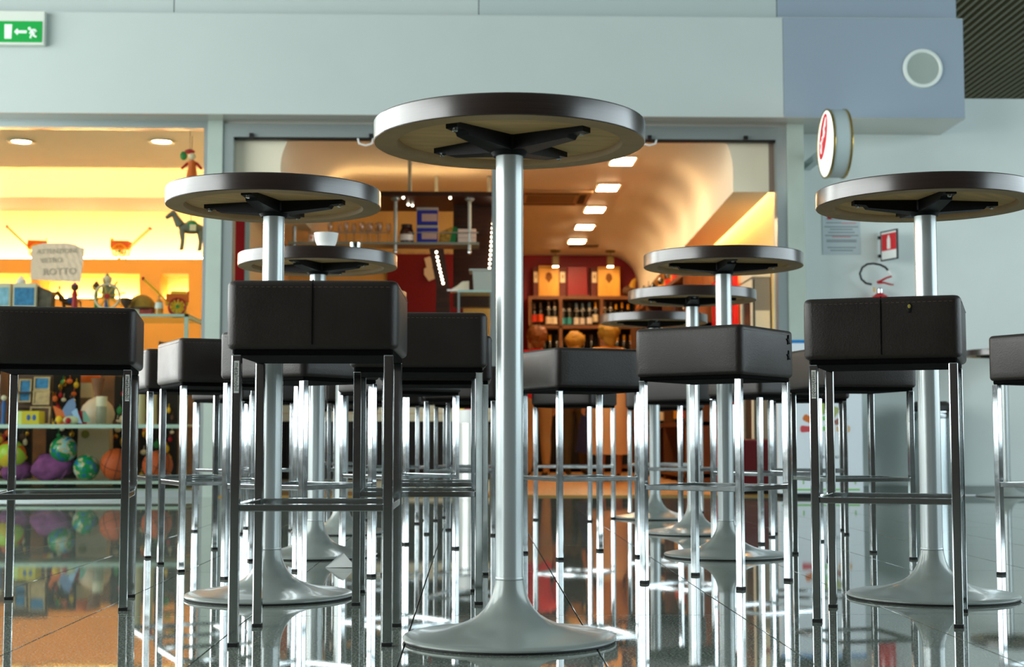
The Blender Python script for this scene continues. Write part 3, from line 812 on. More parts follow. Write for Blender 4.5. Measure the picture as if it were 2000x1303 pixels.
b = B(); wing(b, [(-.04, .0), (.03, .0), (.01, .11), (-.045, .11)]); b.build('red_side', M_RED, t)
b = B(); wing(b, [(.0, .02), (.06, .02), (.02, .10), (-.005, .11)]); b.build('green_fin', mat('sea_green_fin', '6fa08c', .4), t, (0, -.009, 0))
p = P(190, 826, 12.2)
t = thing('pale_vase', 'large pale round vase with a narrow dark neck', 'vase', (p.x, 12.2, zm_))
B().lathe([(0, 0), (.10, 0), (.135, .05), (.14, .10), (.12, .16), (.07, .21), (.03, .23), (0, .23)], seg=28, cap=False).build('vase_body', mat('pale_rose_ceramic', 'd9c2ac', .4), t)
B().lathe([(.03, .225), (.028, .26), (.045, .32), (.06, .39), (0, .39)], seg=20, cap=False).build('neck', mat('terracotta_neck', '8a5a40', .5), t)
p = P(203, 772, 12.05)
t = thing('cork_jar', 'small cream cylindrical jar in front of the pale vase', 'jar', (p.x, 11.98, zm_))
B().lathe([(0, 0), (.042, 0), (.042, .15), (0, .15)], seg=18, cap=False).build('jar_body', mat('grey_jar', 'a8a490', .5), t)
B().lathe([(.042, .15), (.044, .15), (.044, .23), (0, .235)], seg=18, cap=False).build('lid', M_CREAM, t)
p0 = P(174, 728, 12.95)
t = thing('lidded_jar', 'tall jar with a bright orange band standing behind the vase', 'jar', (p0.x, 12.9, .004))
B().lathe([(0, 0), (.11, 0), (.11, .80), (0, .80)], seg=22, cap=False).build('pedestal', mat('taupe_pedestal', '7a6a58', .7), t)
B().lathe([(.11, .80), (.11, .93), (0, .93)], seg=22, cap=False).build('cream_band', M_CREAM, t)
B().lathe([(.112, .93), (.112, 1.04), (0, 1.04)], seg=22, cap=False).build('orange_lid', M_ORG, t)
# figures at the left edge of the middle shelf
for px, c, lab in ((4, M_BLU, 'small blue toy figure on the middle shelf'), (13, M_RED, 'small red toy figure on the middle shelf')):
    t = thing('toy_figure', lab, 'figurine', (X(px, 11.8, 800), 11.8 + .01 * px, zm_))
    B().lathe([(0, 0), (.02, 0), (.016, .09), (.02, .15), (.012, .19), (0, .2)], seg=12, cap=False).build('robe', c, t)
    B().ball((0, 0, .215), .022, 10).build('head', M_CREAM, t)
# --- top shelf goods (standing on the pale green top)
def printbox(px0, px1, py0, Y, lab, m, m2=None):
    a, b_ = X(px0, Y, 570), X(px1, Y, 570); h_ = Z(py0, Y, px0) - zt_
    t = thing('print_box', lab, 'box', ((a + b_) / 2, Y, zt_)); w = (b_ - a) / 2
    B().box(-w, w, 0, .14, 0, h_, bevel=.003).build('carton', M_CREAM, t)
    B().box(-w + .012, w - .012, -.003, 0, h_ * .28, h_ * .86).build('picture', m, t)
    B().box(-w + .012, w - .012, -.003, 0, h_ * .08, h_ * .24).build('caption_band', m2 or M_SAND, t)
printbox(-18, 20, 553, 11.70, 'light blue printed box on top of the toy shelf', M_SKY)
printbox(25, 70, 553, 11.70, 'seaside print box with a dark side on top of the toy shelf', M_SEA)
a, b_ = X(72, 11.74, 570), X(101, 11.74, 570)
t = thing('album_box', 'dark brown printed box beside the seaside print box', 'box', ((a + b_) / 2, 11.74, zt_))
B().prism([(-.06, 0), (.05, 0), (.058, .19), (-.06, .235)], 'Y', 0, .12).build('carton', mat('dark_print', '5c5040', .5, noise=.5, nscale=20), t)
B().box(-.05, .05, -.003, 0, .02, .06).build('caption_band', M_SAND, t)
def figurine(px, py0, lab, cols, Y=11.8, wide=1.0):
    h_ = Z(py0, Y, px) - zt_
    t = thing('folk_figurine', lab, 'figurine', (X(px, Y, 570), Y, zt_))
    B().lathe([(0, 0), (.035 * wide, 0), (.03 * wide, .02), (.02 * wide, h_ * .45), (.026 * wide, h_ * .62), (.012, h_ * .76), (0, h_ * .78)], seg=14, cap=False).build('robe', cols[0], t)
    B().ball((0, 0, h_ * .84), h_ * .09 + .006, 10).build('head', cols[1], t)
    B().lathe([(0, h_), (.014, h_ * .96), (.03 * wide, h_ * .9), (.0, h_ * .9)], seg=12, cap=False).build('hat', cols[2], t)
figurine(41, 538, 'tiny white bottle shaped figurine behind the seaside box', (M_WHITE, M_WHITE, M_WHITE), 11.95, .7)
figurine(146, 551, 'red robed folk figurine with a magenta hat on the toy shelf', (M_RED, M_BRN, M_PINK))
figurine(188, 549, 'green folk figurine with a dark head beside the ship wheel', (M_GRN, M_BRN, M_BLACK), 11.9, .6)
figurine(209, 533, 'tall green and blue folk figurine above the ship wheel', (M_BLU, M_CREAM, M_GRN), 11.92, .8)
# horse figurine
def horse(name, lab, loc, s, body, saddle, rz=0.0, legs_mat=None):
    t = thing(name, lab, 'figurine', loc, None, rz)
    b = B()
    b.ball((0, 0, .62 * s), .2 * s, 14, (1.7, .8, .8))
    b.tube([(-.28 * s, 0, .68 * s), (-.40 * s, 0, .88 * s), (-.46 * s, 0, 1.0 * s)], [.13 * s, .09 * s, .07 * s], 10)
    b.tube([(-.43 * s, 0, 1.02 * s), (-.56 * s, 0, .94 * s), (-.66 * s, 0, .86 * s)], [.085 * s, .07 * s, .05 * s], 10)
    for e in (-1, 1): b.tube([(-.42 * s, e * .04 * s, 1.06 * s), (-.41 * s, e * .05 * s, 1.15 * s)], [.025 * s, .008 * s], 6)
    b.tube([(.32 * s, 0, .7 * s), (.42 * s, 0, .62 * s), (.44 * s, 0, .4 * s)], [.04 * s, .05 * s, .02 * s], 6)
    b.build('horse_body', body, t)
    for x in (-.24, .24):
        for e in (-1, 1):
            B().tube([(x * s, e * .09 * s, .55 * s), ((x + .03) * s, e * .09 * s, .28 * s), (x * s, e * .09 * s, .02 * s)], [.07 * s, .04 * s, .045 * s], 8).build('leg', legs_mat or body, t)
    B().ball((.02 * s, 0, .66 * s), .19 * s, 12, (1.0, 1.0, .95)).build('saddle_cloth', saddle, t)
    B().ball((-.42 * s, 0, 1.2 * s), .06 * s, 8, (.6, .6, 1.5)).build('plume', M_RED, t)
    return t
horse('horse_figurine', 'brown horse figurine with a blue saddle cloth on the toy shelf', (X(137, 11.95, 570), 11.95, zt_), .20, mat('horse_brown', '6a5038', .6), M_BLU, .2)
# ship's wheel
def wheel(t, r, loc, rim, hub, spk, ns=8, handles=True, name='wheel'):
    w = B().tube([(r * math.cos(a), 0, r * math.sin(a)) for a in [2 * math.pi * i / 28 for i in range(28)]], r * .10, 8, True).build(name, rim, t, loc)
    B().lathe([(0, -r * .12), (r * .22, -r * .12), (r * .22, r * .12), (0, r * .12)], seg=14, axis='Y', cap=False).build('hub', hub, w)
    for k in range(ns):
        a = 2 * math.pi * k / ns + .2; e = 1.45 if handles else .95
        B().tube([(r * .2 * math.cos(a), 0, r * .2 * math.sin(a)), (r * e * math.cos(a), 0, r * e * math.sin(a))], r * .07, 6).build('spoke', spk, w)
    return w
t = thing('ship_wheel', 'yellow toy ship wheel with handles standing on the toy shelf', 'ornament', (X(209, 11.76, 590), 11.76, zt_))
wheel(t, .10, (0, 0, .152), M_CREAM, M_RED, mat('ochre_wood', 'd0a030', .5), 8)
B().box(-.07, .07, -.03, .03, 0, .02).build('stand', M_YEL, t)
B().box(-.05, .05, .03, .06, .14, .24).build('plaque', mat('sage_plaque', '8aa08a', .6), t)
t = thing('goblet', 'small dark goblet beside the ship wheel', 'cup', (X(246, 11.68, 590), 11.68, zt_))
B().lathe([(0, 0), (.03, 0), (.01, .02), (.01, .05), (.04, .09), (.045, .13), (.038, .13), (.0, .06)], seg=16, cap=False).build('bowl', mat('dark_goblet', '4a3428', .4), t)
B().lathe([(.031, 0), (.031, .004), (.02, .006)], seg=16, cap=False).build('foot_ring', M_GOLD, t)
t = thing('straw_hat', 'golden brown domed straw hat on a cream box', 'hat', (X(277, 11.82, 590), 11.82, zt_ + .052))
B().lathe([(.115, 0), (.105, .05), (.08, .09), (.04, .115), (0, .122)], seg=24, cap=False).build('crown', mat('golden_straw', 'a8802c', .7, bump=.6, bscale=120, noise=.3, nscale=12), t)
B().lathe([(.118, 0), (.118, .012), (.106, .014)], seg=24, cap=False).build('band', M_BRN, t)
t = thing('hat_box', 'small cream box under the straw hat', 'box', (X(277, 11.82, 590), 11.82, zt_))
B().box(-.10, .0, -.08, .08, 0, .05, bevel=.003).build('carton', M_CREAM, t)
B().box(.0, .10, -.08, .08, 0, .05, bevel=.003).build('red_end', mat('red_print', 'a83a30', .6, noise=.5, nscale=30), t)
t = thing('liqueur_bottle', 'small gold liqueur bottle with a white label beside the toy cart', 'bottle', (X(311, 11.72, 590), 11.72, zt_))
B().lathe([(0, 0), (.032, 0), (.034, .07), (.026, .10), (.010, .125), (.010, .155), (0, .155)], seg=16, cap=False).build('bottle_body', mat('amber_glass', 'd08a18', .15, coat=.6), t)
B().lathe([(.0345, .05), (.034, .075), (.029, .10)], seg=16, cap=False).build('paper_label', M_WHITE, t)
# painted Sicilian style toy cart
def toycart(lab, loc, s, cols, shafts=True, rz=0.0, nm='toy_cart'):
    t = thing(nm, lab, 'toy cart', loc, 'painted toy carts', rz)
    for e in (-1, 1): wheel(t, .18 * s, (0, e * .16 * s, .198 * s), cols[0], M_GRN, cols[1], 10, False)
    B().box(-.24 * s, .24 * s, -.12 * s, .12 * s, .24 * s, .30 * s).build('bed', cols[1], t)
    for e in (-1, 1): B().box(-.24 * s, .24 * s, e * .12 * s - .012 * s, e * .12 * s + .012 * s, .30 * s, .48 * s).build('side_board', cols[2], t)
    B().box(.22 * s, .25 * s, -.12 * s, .12 * s, .30 * s, .55 * s).build('tail_board', cols[0], t)
    if shafts:
        for e in (-1, 1):
            sh = B().tube([(-.2 * s, e * .09 * s, .30 * s), (-.75 * s, e * .09 * s, .82 * s)], .018 * s, 6).build('shaft', cols[1], t)
            B().ball((-.75 * s, e * .09 * s, .82 * s), .03 * s, 8).build('knob', M_RED, sh)
    return t
toycart('painted toy cart with raised red tipped shafts on the toy shelf', (X(346, 11.80, 590), 11.80, zt_), .36, (M_RED, M_YEL, M_ORG), True, .25)
t = thing('yellow_box', 'plain yellow box behind the painted toy cart', 'box', (X(349, 11.96, 570), 11.96, zt_))
B().box(-.06, .06, -.02, .04, 0, .215).build('carton', M_YEL, t); B().box(-.062, .062, -.022, .042, .19, .205).build('lid', M_YEL, t)
# small goods under the top shelf
t = thing('magnet_rack', 'small wire rack with yellow souvenirs under the top glass shelf', 'rack', (X(332, 12.2, 650), 12.25, zm_))
for z in (.42, .56, .68): B().box(-.09, .09, -.05, .05, z, z + .012).build('tier', mat('dark_wire', '4a4238', .5), t)
for x in (-.085, .085): B().box(x - .006, x + .006, -.05, .05, 0, .70).build('upright', MATS['dark_wire'], t)
for i, (x, z) in enumerate(((-.05, .43), (.02, .43), (-.03, .57), (.05, .57), (0, .30))): B().ball((x, -.03, z + .035), .03, 10, (1, .5, 1.2)).build('souvenir', (M_YEL, M_YEL, M_CREAM, M_YEL, M_GRN)[i], t)
for px, c in ((278, M_CREAM), (300, M_RED)):
    t = thing('souvenir_tumbler', 'small %s tumbler behind the seat corner under the glass shelf' % ('cream' if c is M_CREAM else 'red'), 'cup', (X(px, 12.1, 655), 12.1, zm_))
    B().lathe([(0, 0), (.04, 0), (.03, .5), (.03, .52), (0, .52)], seg=14, cap=False).build('stem', mat('clear_stem', 'c8b890', .4), t)
    B().lathe([(.02, .52), (.032, .53), (.036, .60), (0, .60)], seg=14, cap=False).build('bowl', c, t)
# yellow carts standing on top of the cabinet
for px, lab in ((236, 'small yellow toy cart glowing on the amber cabinet top'), (72, 'small yellow toy cart behind the paper notice on the cabinet top')):
    toycart(lab, (X(px, 15.98, 490), 15.98, ZCT), .42, (M_YEL, mat('deep_yellow', 'e8a010', .5), M_ORG), True, math.pi if px == 236 else .3, 'toy_cart')
# hanging marionettes near the window
def hang(t, z0, z1): B().tube([(0, 0, z0), (0, 0, z1)], .0025, 5).build('string', M_BLACK, t)
p = P(370, 345, 11.75)
t = thing('knight_marionette', 'red and orange puppet knight hanging in the toy shop window', 'puppet', (p.x, 11.75, p.z))
B().lathe([(0, .0), (.045, .0), (.03, .08), (.036, .12), (0, .14)], seg=14, cap=False).build('tunic', M_ORG, t, (.02, 0, 0))
B().ball((.02, 0, .165), .03, 10).build('head', M_CREAM, t)
B().ball((.0, 0, .205), .04, 10, (1.1, .7, .5)).build('plume', M_RED, t)
for s in (-1, 1): B().tube([(.02 + s * .035, 0, .11), (.02 + s * .08, -.02, .06)], .011, 7).build('arm', M_RED, t); 
for s in (-1, 1): B().tube([(.02 + s * .02, 0, .0), (.02 + s * .025, -.01, -.10)], .012, 7).build('leg', M_ORG, t)
B().ball((-.05, 0, .17), .03, 10, (1, .6, 1.2)).build('shield', M_GRN, t)
hang(t, .2, 2.95 - p.z)
q = P(372, 490, 12.0)
hm = horse('horse_marionette', 'grey puppet horse with a green saddle hanging in the toy shop window', (q.x, 12.0, q.z), .305, mat('grey_horse', '6e6e60', .7), mat('saddle_green', '1a7a4a', .6), .35)
B().box(-.02, .03, -.07, -.064, .16, .21).build('price_tag', M_CREAM, hm)
hang(hm, .24, 2.95 - q.z)
# handwritten paper notice taped to the pane
a, c = P(60, 484, YF + .02), P(164, 545, YF + .02)
nt_ = thing('paper_notice', 'creased handwritten paper notice taped to the shop window', 'notice', ((a.x + c.x) / 2, YF + .024, (a.z + c.z) / 2))
sx_ = lambda px: X(px, YF + .02, 510) - (a.x + c.x) / 2
sz_ = lambda py: Z(py, YF + .02, 110) - (a.z + c.z) / 2
outline = [(61, 480), (84, 475), (138, 475), (165, 486), (158, 551), (60, 546)]
b = B(); rnd = random.Random(4)
gx, gz = 14, 9
vs = {}
def inside_map(u, w):
    top = [(61, 481), (84, 475), (138, 475), (165, 486)]
    px = 61 + u * 104; 
    for (x0, y0), (x1, y1) in zip(top, top[1:]):
        if x0 <= px <= x1 + .01: ty = y0 + (y1 - y0) * (px - x0) / (x1 - x0)
    by = 546 + 5 * u; pxb = 60 + u * 98
    return (px + (pxb - px) * w, ty + (by - ty) * w)
for i in range(gx + 1):
    for j in range(gz + 1):
        px, py = inside_map(i / gx, j / gz)
        crease = .006 * abs(math.sin((i * 1.3 + j * .9))) * (1 if i > gx * .4 else .4)
        vs[i, j] = b.bm.verts.new((sx_(px), -crease, sz_(py)))
for i in range(gx):
    for j in range(gz): b.bm.faces.new([vs[i, j], vs[i + 1, j], vs[i + 1, j + 1], vs[i, j + 1]])
b.build('sheet', mat('notice_paper', 'cdb99c', .9), nt_)
M_PEN = mat('pencil_ink', 'a39a86', .8)
for txt, px, py, sz in (('ATTENZIONE', 112, 491, .052), ('VETRO', 100, 509, .055), ('ROTTO', 117, 531, .075)):
    tm_ = text_mesh(txt, sz, .0003); tm_.materials.append(M_PEN)
    o = link('lettering', tm_, nt_, (sx_(px), -.009, sz_(py))); o.rotation_euler = (R(90), R(-2), 0)

# =================================================================== BAR INTERIOR
# ceiling lights in a row, air-conditioning cassette, vent
for px, py, od in ((1216, 313, 'fifth'), (1187, 365, 'fourth'), (1162, 408, 'third'), (1142, 442, 'second'), (1127, 470, 'first')):
    q = PZ(px, py, ZBC)
    t = thing('ceiling_light', 'rectangular recessed warm ceiling light, %s from the crimson wall' % od, 'ceiling light', (q.x, q.y, ZBC), 'warm ceiling lights in a row in the bar')
    B().box(-.125, .125, -.20, .20, -.012, .0).build('frame', M_CREAM, t)
    B().box(-.10, .10, -.17, .17, -.016, -.011).build('lamp', M_WARM, t)
q0, q1 = PZ(1028, 360, ZBC), PZ(1080, 398, ZBC)
t = thing('air_conditioner', 'beige ceiling cassette air conditioner in the bar', 'air conditioner', (X(1075, 15.2, 380), 15.2, ZBC))
B().box(-.42, .42, -.42, .42, -.03, 0, bevel=.008).build('panel', mat('taupe_ac', 'b0916a', .5), t)
for k in range(9): B().box(-.25, .25, -.22 + k * .05, -.195 + k * .05, -.036, -.028).build('louvre', mat('ac_louvre', '8a6a45', .5), t)
for s in (-1, 1):
    B().box(s * .33 - .035, s * .33 + .035, -.28, .28, -.034, -.029).build('slot', mat('ac_slot', '4a3520', .6), t)
    B().box(-.28, .28, s * .33 - .035, s * .33 + .035, -.034, -.029).build('slot', MATS['ac_slot'], t)
q = PZ(1140, 480, ZBC)
t = thing('ceiling_vent', 'dark rectangular ceiling vent before the crimson wall', 'vent', (q.x, q.y, ZBC))
B().box(-.19, .19, -.10, .10, -.015, 0).build('frame', MATS['ac_slot'], t)
for k in range(5): B().box(-.17, .17, -.08 + k * .035, -.06 + k * .035, -.02, -.014).build('slat', MATS['ac_louvre'], t)
# lamp strip in the slot beside the bulkhead, washing the right wall
t = thing('slot_light', 'long warm strip light in the slot beside the bar bulkhead', 'strip light', ((XR2 + XBR) / 2, 0, 0))
k0, k1 = DXB * .02, DXB * .98
for h_, a_, b_, nm_, m_ in ((.02, .26, .30, 'tube', M_WARMS), (.03, .30, .33, 'batten', M_CREAM)):
    B().prism([(k0 - h_, YB0 + .2), (k0 + h_, YB0 + .2), (k1 + h_, YB1 - .2), (k1 - h_, YB1 - .2)], 'Z', ZBK + a_, ZBK + b_).build(nm_, m_, t)

# fill tube added on the gantry top only to brighten the bar ceiling
for nm_, lab_, x0_, x1_, y_, z_ in (('added_fill_tube', 'added warm fill tube on top of the bar gantry', X(530, 13.6), X(950, 13.6), 13.75, Z(374, 13.2, 850) + .012),):
    t = thing(nm_, lab_, 'strip light', ((x0_ + x1_) / 2, y_, z_)); L = (x1_ - x0_) / 2
    B().box(-L, L, -.02, .02, 0, .016).build('tube', mat('added_warm_fill', 'ffe0b0', .5, emit=16, ecol='ffd29a'), t); B().box(-L, L, -.03, .03, -.01, 0).build('batten', M_CREAM, t)
# --- wine bottles
def lathe_me(prof, m, nm, seg=14): return B().lathe(prof, seg=seg, cap=False).mesh(nm, m)
M_BGL = mat('dark_bottle_glass', '0f120c', .12, coat=.5)
PB = [(0, 0), (.036, 0), (.038, .01), (.038, .19), (.032, .215), (.016, .24), (.0145, .30), (.0155, .302), (.0155, .315), (0, .316)]
me_body = lathe_me(PB, M_BGL, 'bottle_glass')
LABM = {'cream': mat('cream_label', 'f2e2bc', .6), 'orange': mat('orange_label', 'e05014', .6), 'teal': mat('teal_label', '3aa0a4', .6), 'gold': mat('gold_label', 'e09a20', .5), 'white': mat('white_label', 'ece4d4', .6), 'red': mat('red_label', 'd03018', .6)}
CAPM = {'dark': mat('dark_capsule', '4a342c', .4), 'gold': mat('gold_capsule', 'e0a020', .35, .4), 'blue': mat('blue_capsule', '5a7896', .4), 'black': M_BLACK}
me_lab, me_low, me_cap = {}, {}, {}
for k, m in LABM.items():
    me_lab[k] = lathe_me([(.0387, .05), (.0387, .15)], m, 'paper_label'); me_low[k] = lathe_me([(.0387, .02), (.0387, .11)], m, 'paper_label')
for k, m in CAPM.items(): me_cap[k] = lathe_me([(.0165, .235), (.0155, .30), (.0165, .305), (.0165, .318), (0, .319)], m, 'capsule')
me_neck = lathe_me([(.036, .205), (.0185, .238)], LABM['white'], 'neck_label')
def bottle(loc, lab, lk, ck, low=False, neck=False, scale=1.0, group=None):
    t = thing('wine_bottle', lab, 'bottle', loc, group); t.scale = (scale, scale, scale)
    link('bottle_glass', me_body, t); link('paper_label', (me_low if low else me_lab)[lk], t); link('capsule', me_cap[ck], t)
    if neck: link('neck_label', me_neck, t)
    return t
YWS = 19.75     # shelf front
def wsx(px): return X(px, YWS, 600)
def wsz(py): return Z(py, YWS, 1130)
zT, z1, z2, z3 = wsz(578), wsz(635), wsz(700), wsz(760)
wx0, wx1 = wsx(1032), wsx(1248)
t = thing('wine_shelf', 'brown wooden wine shelf against the crimson wall', 'shelf unit', ((wx0 + wx1) / 2, YWS, 0))
w = (wx1 - wx0) / 2; ox = (wx0 + wx1) / 2
M_WS = mat('walnut_shelf', '7a4a22', .45, noise=.2, nscale=5, stretch=(8, 1, 1))
B().box(-w, w, .31, .33, 0, zT).build('back_panel', mat('dark_shelf_back', '140a06', .7), t)
for z in (zT, z1, z2, z3, .1): B().box(-w, w, 0, .31, z - .045, z).build('shelf_board', M_WS, t)
for px in (1032, 1092, 1172, 1242): B().box(wsx(px) - ox, wsx(px) - ox + .045, 0, .31, 0, zT - .045).build('upright', M_WS, t)
row1 = [(1044, 'red', 'dark', 0, .95), (1056, 'orange', 'dark', 0, 1), (1072, 'cream', 'dark', 1, 1.08), (1084, 'cream', 'dark', 1, 1.08), (1101, 'teal', 'black', 1, 1), (1113, 'teal', 'black', 1, 1),
        (1127, 'white', 'blue', 1, 1), (1139, 'white', 'blue', 1, 1), (1152, 'white', 'blue', 1, 1), (1165, 'cream', 'gold', 0, 1.05), (1182, 'white', 'dark', 0, 1.05), (1194, 'white', 'dark', 0, 1.05), (1205, 'gold', 'gold', 0, .95), (1217, 'gold', 'gold', 0, 1.02), (1229, 'gold', 'gold', 0, .95)]
nm = {'red': 'red', 'orange': 'orange', 'cream': 'cream', 'teal': 'teal', 'white': 'white', 'gold': 'gold'}
NTHS = 'first second third fourth fifth sixth seventh eighth ninth tenth eleventh twelfth thirteenth fourteenth fifteenth'.split()
def blab(lk, ck, where, i, end): return 'dark wine bottle, %s label, %s capsule, %s, %s from the %s' % (nm[lk], ck, where, NTHS[i], end)
for i, (px, lk, ck, low, sc) in enumerate(row1):
    bottle((wsx(px), YWS + .09 + .06 * (px % 2), z1), blab(lk, ck, 'upper shelf row', i, 'red-label end'), lk, ck, bool(low), lk in ('teal', 'white', 'cream'), sc, 'bottles on the upper wine shelf row')
row2 = [(1050, 'gold', 'dark'), (1064, 'gold', 'dark'), (1075, 'gold', 'gold'), (1088, 'cream', 'black'), (1099, 'gold', 'black'), (1112, 'gold', 'black'), (1128, 'gold', 'dark'), (1141, 'cream', 'gold'), (1156, 'white', 'dark'), (1180, 'gold', 'dark'), (1196, 'gold', 'gold'), (1207, 'gold', 'gold'), (1220, 'gold', 'gold'), (1233, 'gold', 'gold')]
for i, (px, lk, ck) in enumerate(row2):
    bottle((wsx(px), YWS + .10, z2), blab(lk, ck, 'second shelf row', i, 'red-label end'), lk, ck, True, False, 1.02, 'bottles on the second wine shelf row')
# boxes on top of the wine shelf
def winebox(px0, px1, py0, lab, m, emblem, Y=YWS + .10):
    x0, x1 = X(px0, Y, 550), X(px1, Y, 550); h_ = Z(py0, Y, 1130) - zT
    t = thing('wine_case', lab, 'box', ((x0 + x1) / 2, Y, zT)); w = (x1 - x0) / 2
    B().box(-w, w, 0, .16, 0, h_, bevel=.004).build('case', m, t)
    if emblem == 'crest':
        e = B()
        for k in (-2, -1, 0, 1, 2): e.tube([(0, -.004, h_ * .46), (k * .022, -.004, h_ * .60), (k * .013, -.004, h_ * .74)], .006, 5)
        e.ball((0, -.003, h_ * .66), .045, 12, (1, .06, 1.2)); e.build('crest', mat('burnt_crest', '7a4a10', .8), t)
        B().box(-w, w, -.003, 0, h_ * .93, h_ * .95).build('lid_line', M_BRN, t)
    if emblem == 'label':
        B().box(-w * .7, w * .7, -.004, 0, h_ * .48, h_ * .84).build('paper_label', LABM['cream'], t)
        B().box(-w * .3, w * .3, -.006, -.004, h_ * .62, h_ * .74).build('printed_mark', M_SAND, t)
    if emblem == 'plain': B().box(-w, w, -.003, 0, h_ * .02, h_ * .05).build('edge_strip', M_BRN, t)
M_PINE = mat('golden_pine', 'e6a83c', .5, noise=.12, nscale=3, stretch=(6, 1, 1)); M_CASE = mat('brown_red_case', '6a2418', .5)
winebox(1052, 1092, 519, 'golden pine wine case with a crest, beside the red case', M_PINE, 'crest')
winebox(1168, 1211, 521, 'golden pine wine case with a crest, leaning by the curved wall end', M_PINE, 'crest')
winebox(1041, 1052, 522, 'narrow brown case with a cream label at the shelf end', M_CASE, 'label', YWS + .14)
winebox(1092, 1106, 522, 'narrow brown case with a cream label beside the red case', M_CASE, 'label', YWS + .14)
winebox(1154, 1168, 522, 'narrow brown case with a cream label between red and pine cases', M_CASE, 'label', YWS + .14)
winebox(1108, 1147, 521, 'plain bright red case in the middle of the shelf top', mat('bright_red_case', '9c060e', .4), 'plain')
t = thing('carved_figure', 'small brown carved bird figure at the shelf end', 'figurine', (wsx(1230), YWS + .1, zT))
B().ball((0, 0, .08), .09, 12, (1, .6, .8)).build('body', M_BRN, t); B().tube([(.04, 0, .12), (.07, 0, .22), (.10, 0, .25)], [.05, .03, .015], 8).build('neck', MATS['ochre_wood'], t)
for px in (1085, 1192):
    p = P(px, 510, YWS - .15)
    t = thing('spotlight', 'khaki square spotlight hanging before the crimson wall, %s' % ('between pine and brown case' if px < 1100 else 'over the leaning pine case'), 'spotlight', (p.x, p.y, p.z), 'khaki spotlights over the wine shelf')
    B().box(-.045, .045, -.04, .04, -.075, .07, bevel=.008).build('housing', mat('khaki_metal', '8a7c48', .5), t)
    B().box(-.035, .035, -.035, .035, -.079, -.074).build('lamp', M_WARM, t)
    B().tube([(0, 0, .07), (0, 0, ZBC - p.z)], .006, 6).build('stem', MATS['khaki_metal'], t)
    B().lathe([(0, ZBC - p.z), (.07, ZBC - p.z), (.06, ZBC - p.z - .025), (0, ZBC - p.z - .025)], seg=16, cap=False).build('rose', MATS['khaki_metal'], t)

# --- right wall shelving seen between the tables
zRS = 2.14
t = thing('wall_wine_rack', 'tall dark wood wine rack along the right wall of the bar', 'shelf unit', (XBR - .17, 0, 0))
B().box(.13, .168, 14.6, 19.6, 0, zRS).build('back_panel', M_WOOD, t)
for z in (.10, .62, 1.12, 1.62, zRS): B().box(-.17, .13, 14.6, 19.6, z - .04, z).build('shelf_board', M_WOODM, t)
for y in (14.6, 16.2, 17.8, 19.56): B().box(-.17, .13, y, y + .04, 0, zRS - .04).build('upright', M_WOODM, t)
rnd = random.Random(11)
for z in (1.12, 1.62, zRS, .62):
    for k in range(8):
        y = 14.85 + k * .60 + rnd.uniform(-.05, .05)
        if (y - 14.52) % 1.6 < .2: y += .2
        lk = rnd.choice(['gold', 'cream', 'white', 'red', 'orange']); ck = rnd.choice(['gold', 'dark', 'black'])
        bottle((XBR - .22, y, z), blab(lk, ck, 'wall rack %s shelf' % {1.12: 'third', 1.62: 'second', zRS: 'top', .62: 'fourth'}[z], k, 'red board'), lk, ck, False, False, 1.0, 'bottles on the right wall rack')
# red upright banner panel
t = thing('banner_panel', 'tall bright red board standing against the right wall of the bar', 'panel', (XBR - .06, 13.85, .004))
B().box(-.02, .02, -.62, .62, .03, 2.0).build('board', mat('scarlet_panel', 'c80f1a', .4), t); B().box(-.04, .05, -.64, .64, 0, .03).build('foot', M_BLACK, t)
p = P(1462, 900, 11.63)
t = thing('leather_pouf', 'dark red cube pouf beside the wall rack', 'pouf', (p.x, 11.63, .004))
B().box(-.16, .16, -.16, .16, .03, .44, bevel=.03, seg=3).build('cushion', mat('wine_leather', '5a0a14', .5), t); B().box(-.14, .14, -.14, .14, 0, .03).build('plinth', M_BLACK, t)
# glass-door fridge near the entrance
p = P(1512, 600, 12.0)
fr = thing('drinks_cabinet', 'cream framed glass door cabinet just inside the bar entrance', 'cabinet', (XBR - .13, 12.2, .004))
B().box(-.01, .12, -.25, .25, 0, 1.78).build('carcass', mat('cabinet_grey', '8a8478', .5), fr)
dr = B().box(-.025, -.011, -.25, .25, .05, 1.76).build('door', mat('cabinet_door_glass', '3a332c', .15), fr)
for a_, b_, c_, d_ in ((-.25, -.20, .05, 1.76), (.20, .25, .05, 1.76), (-.20, .20, 1.70, 1.76), (-.20, .20, .05, .11)): B().box(-.036, -.024, a_, b_, c_, d_).build('door_frame', M_CREAM, dr)
B().box(-.005, .115, -.252, -.249, 1.1, 1.5).build('side_poster', M_CREAM, fr); B().box(0, .11, -.255, -.252, 1.25, 1.29).build('side_stripe', MATS['red_print'], fr)
B().box(-.03, .125, -.26, .26, 1.78, 1.84).build('cornice', M_CREAM, fr)

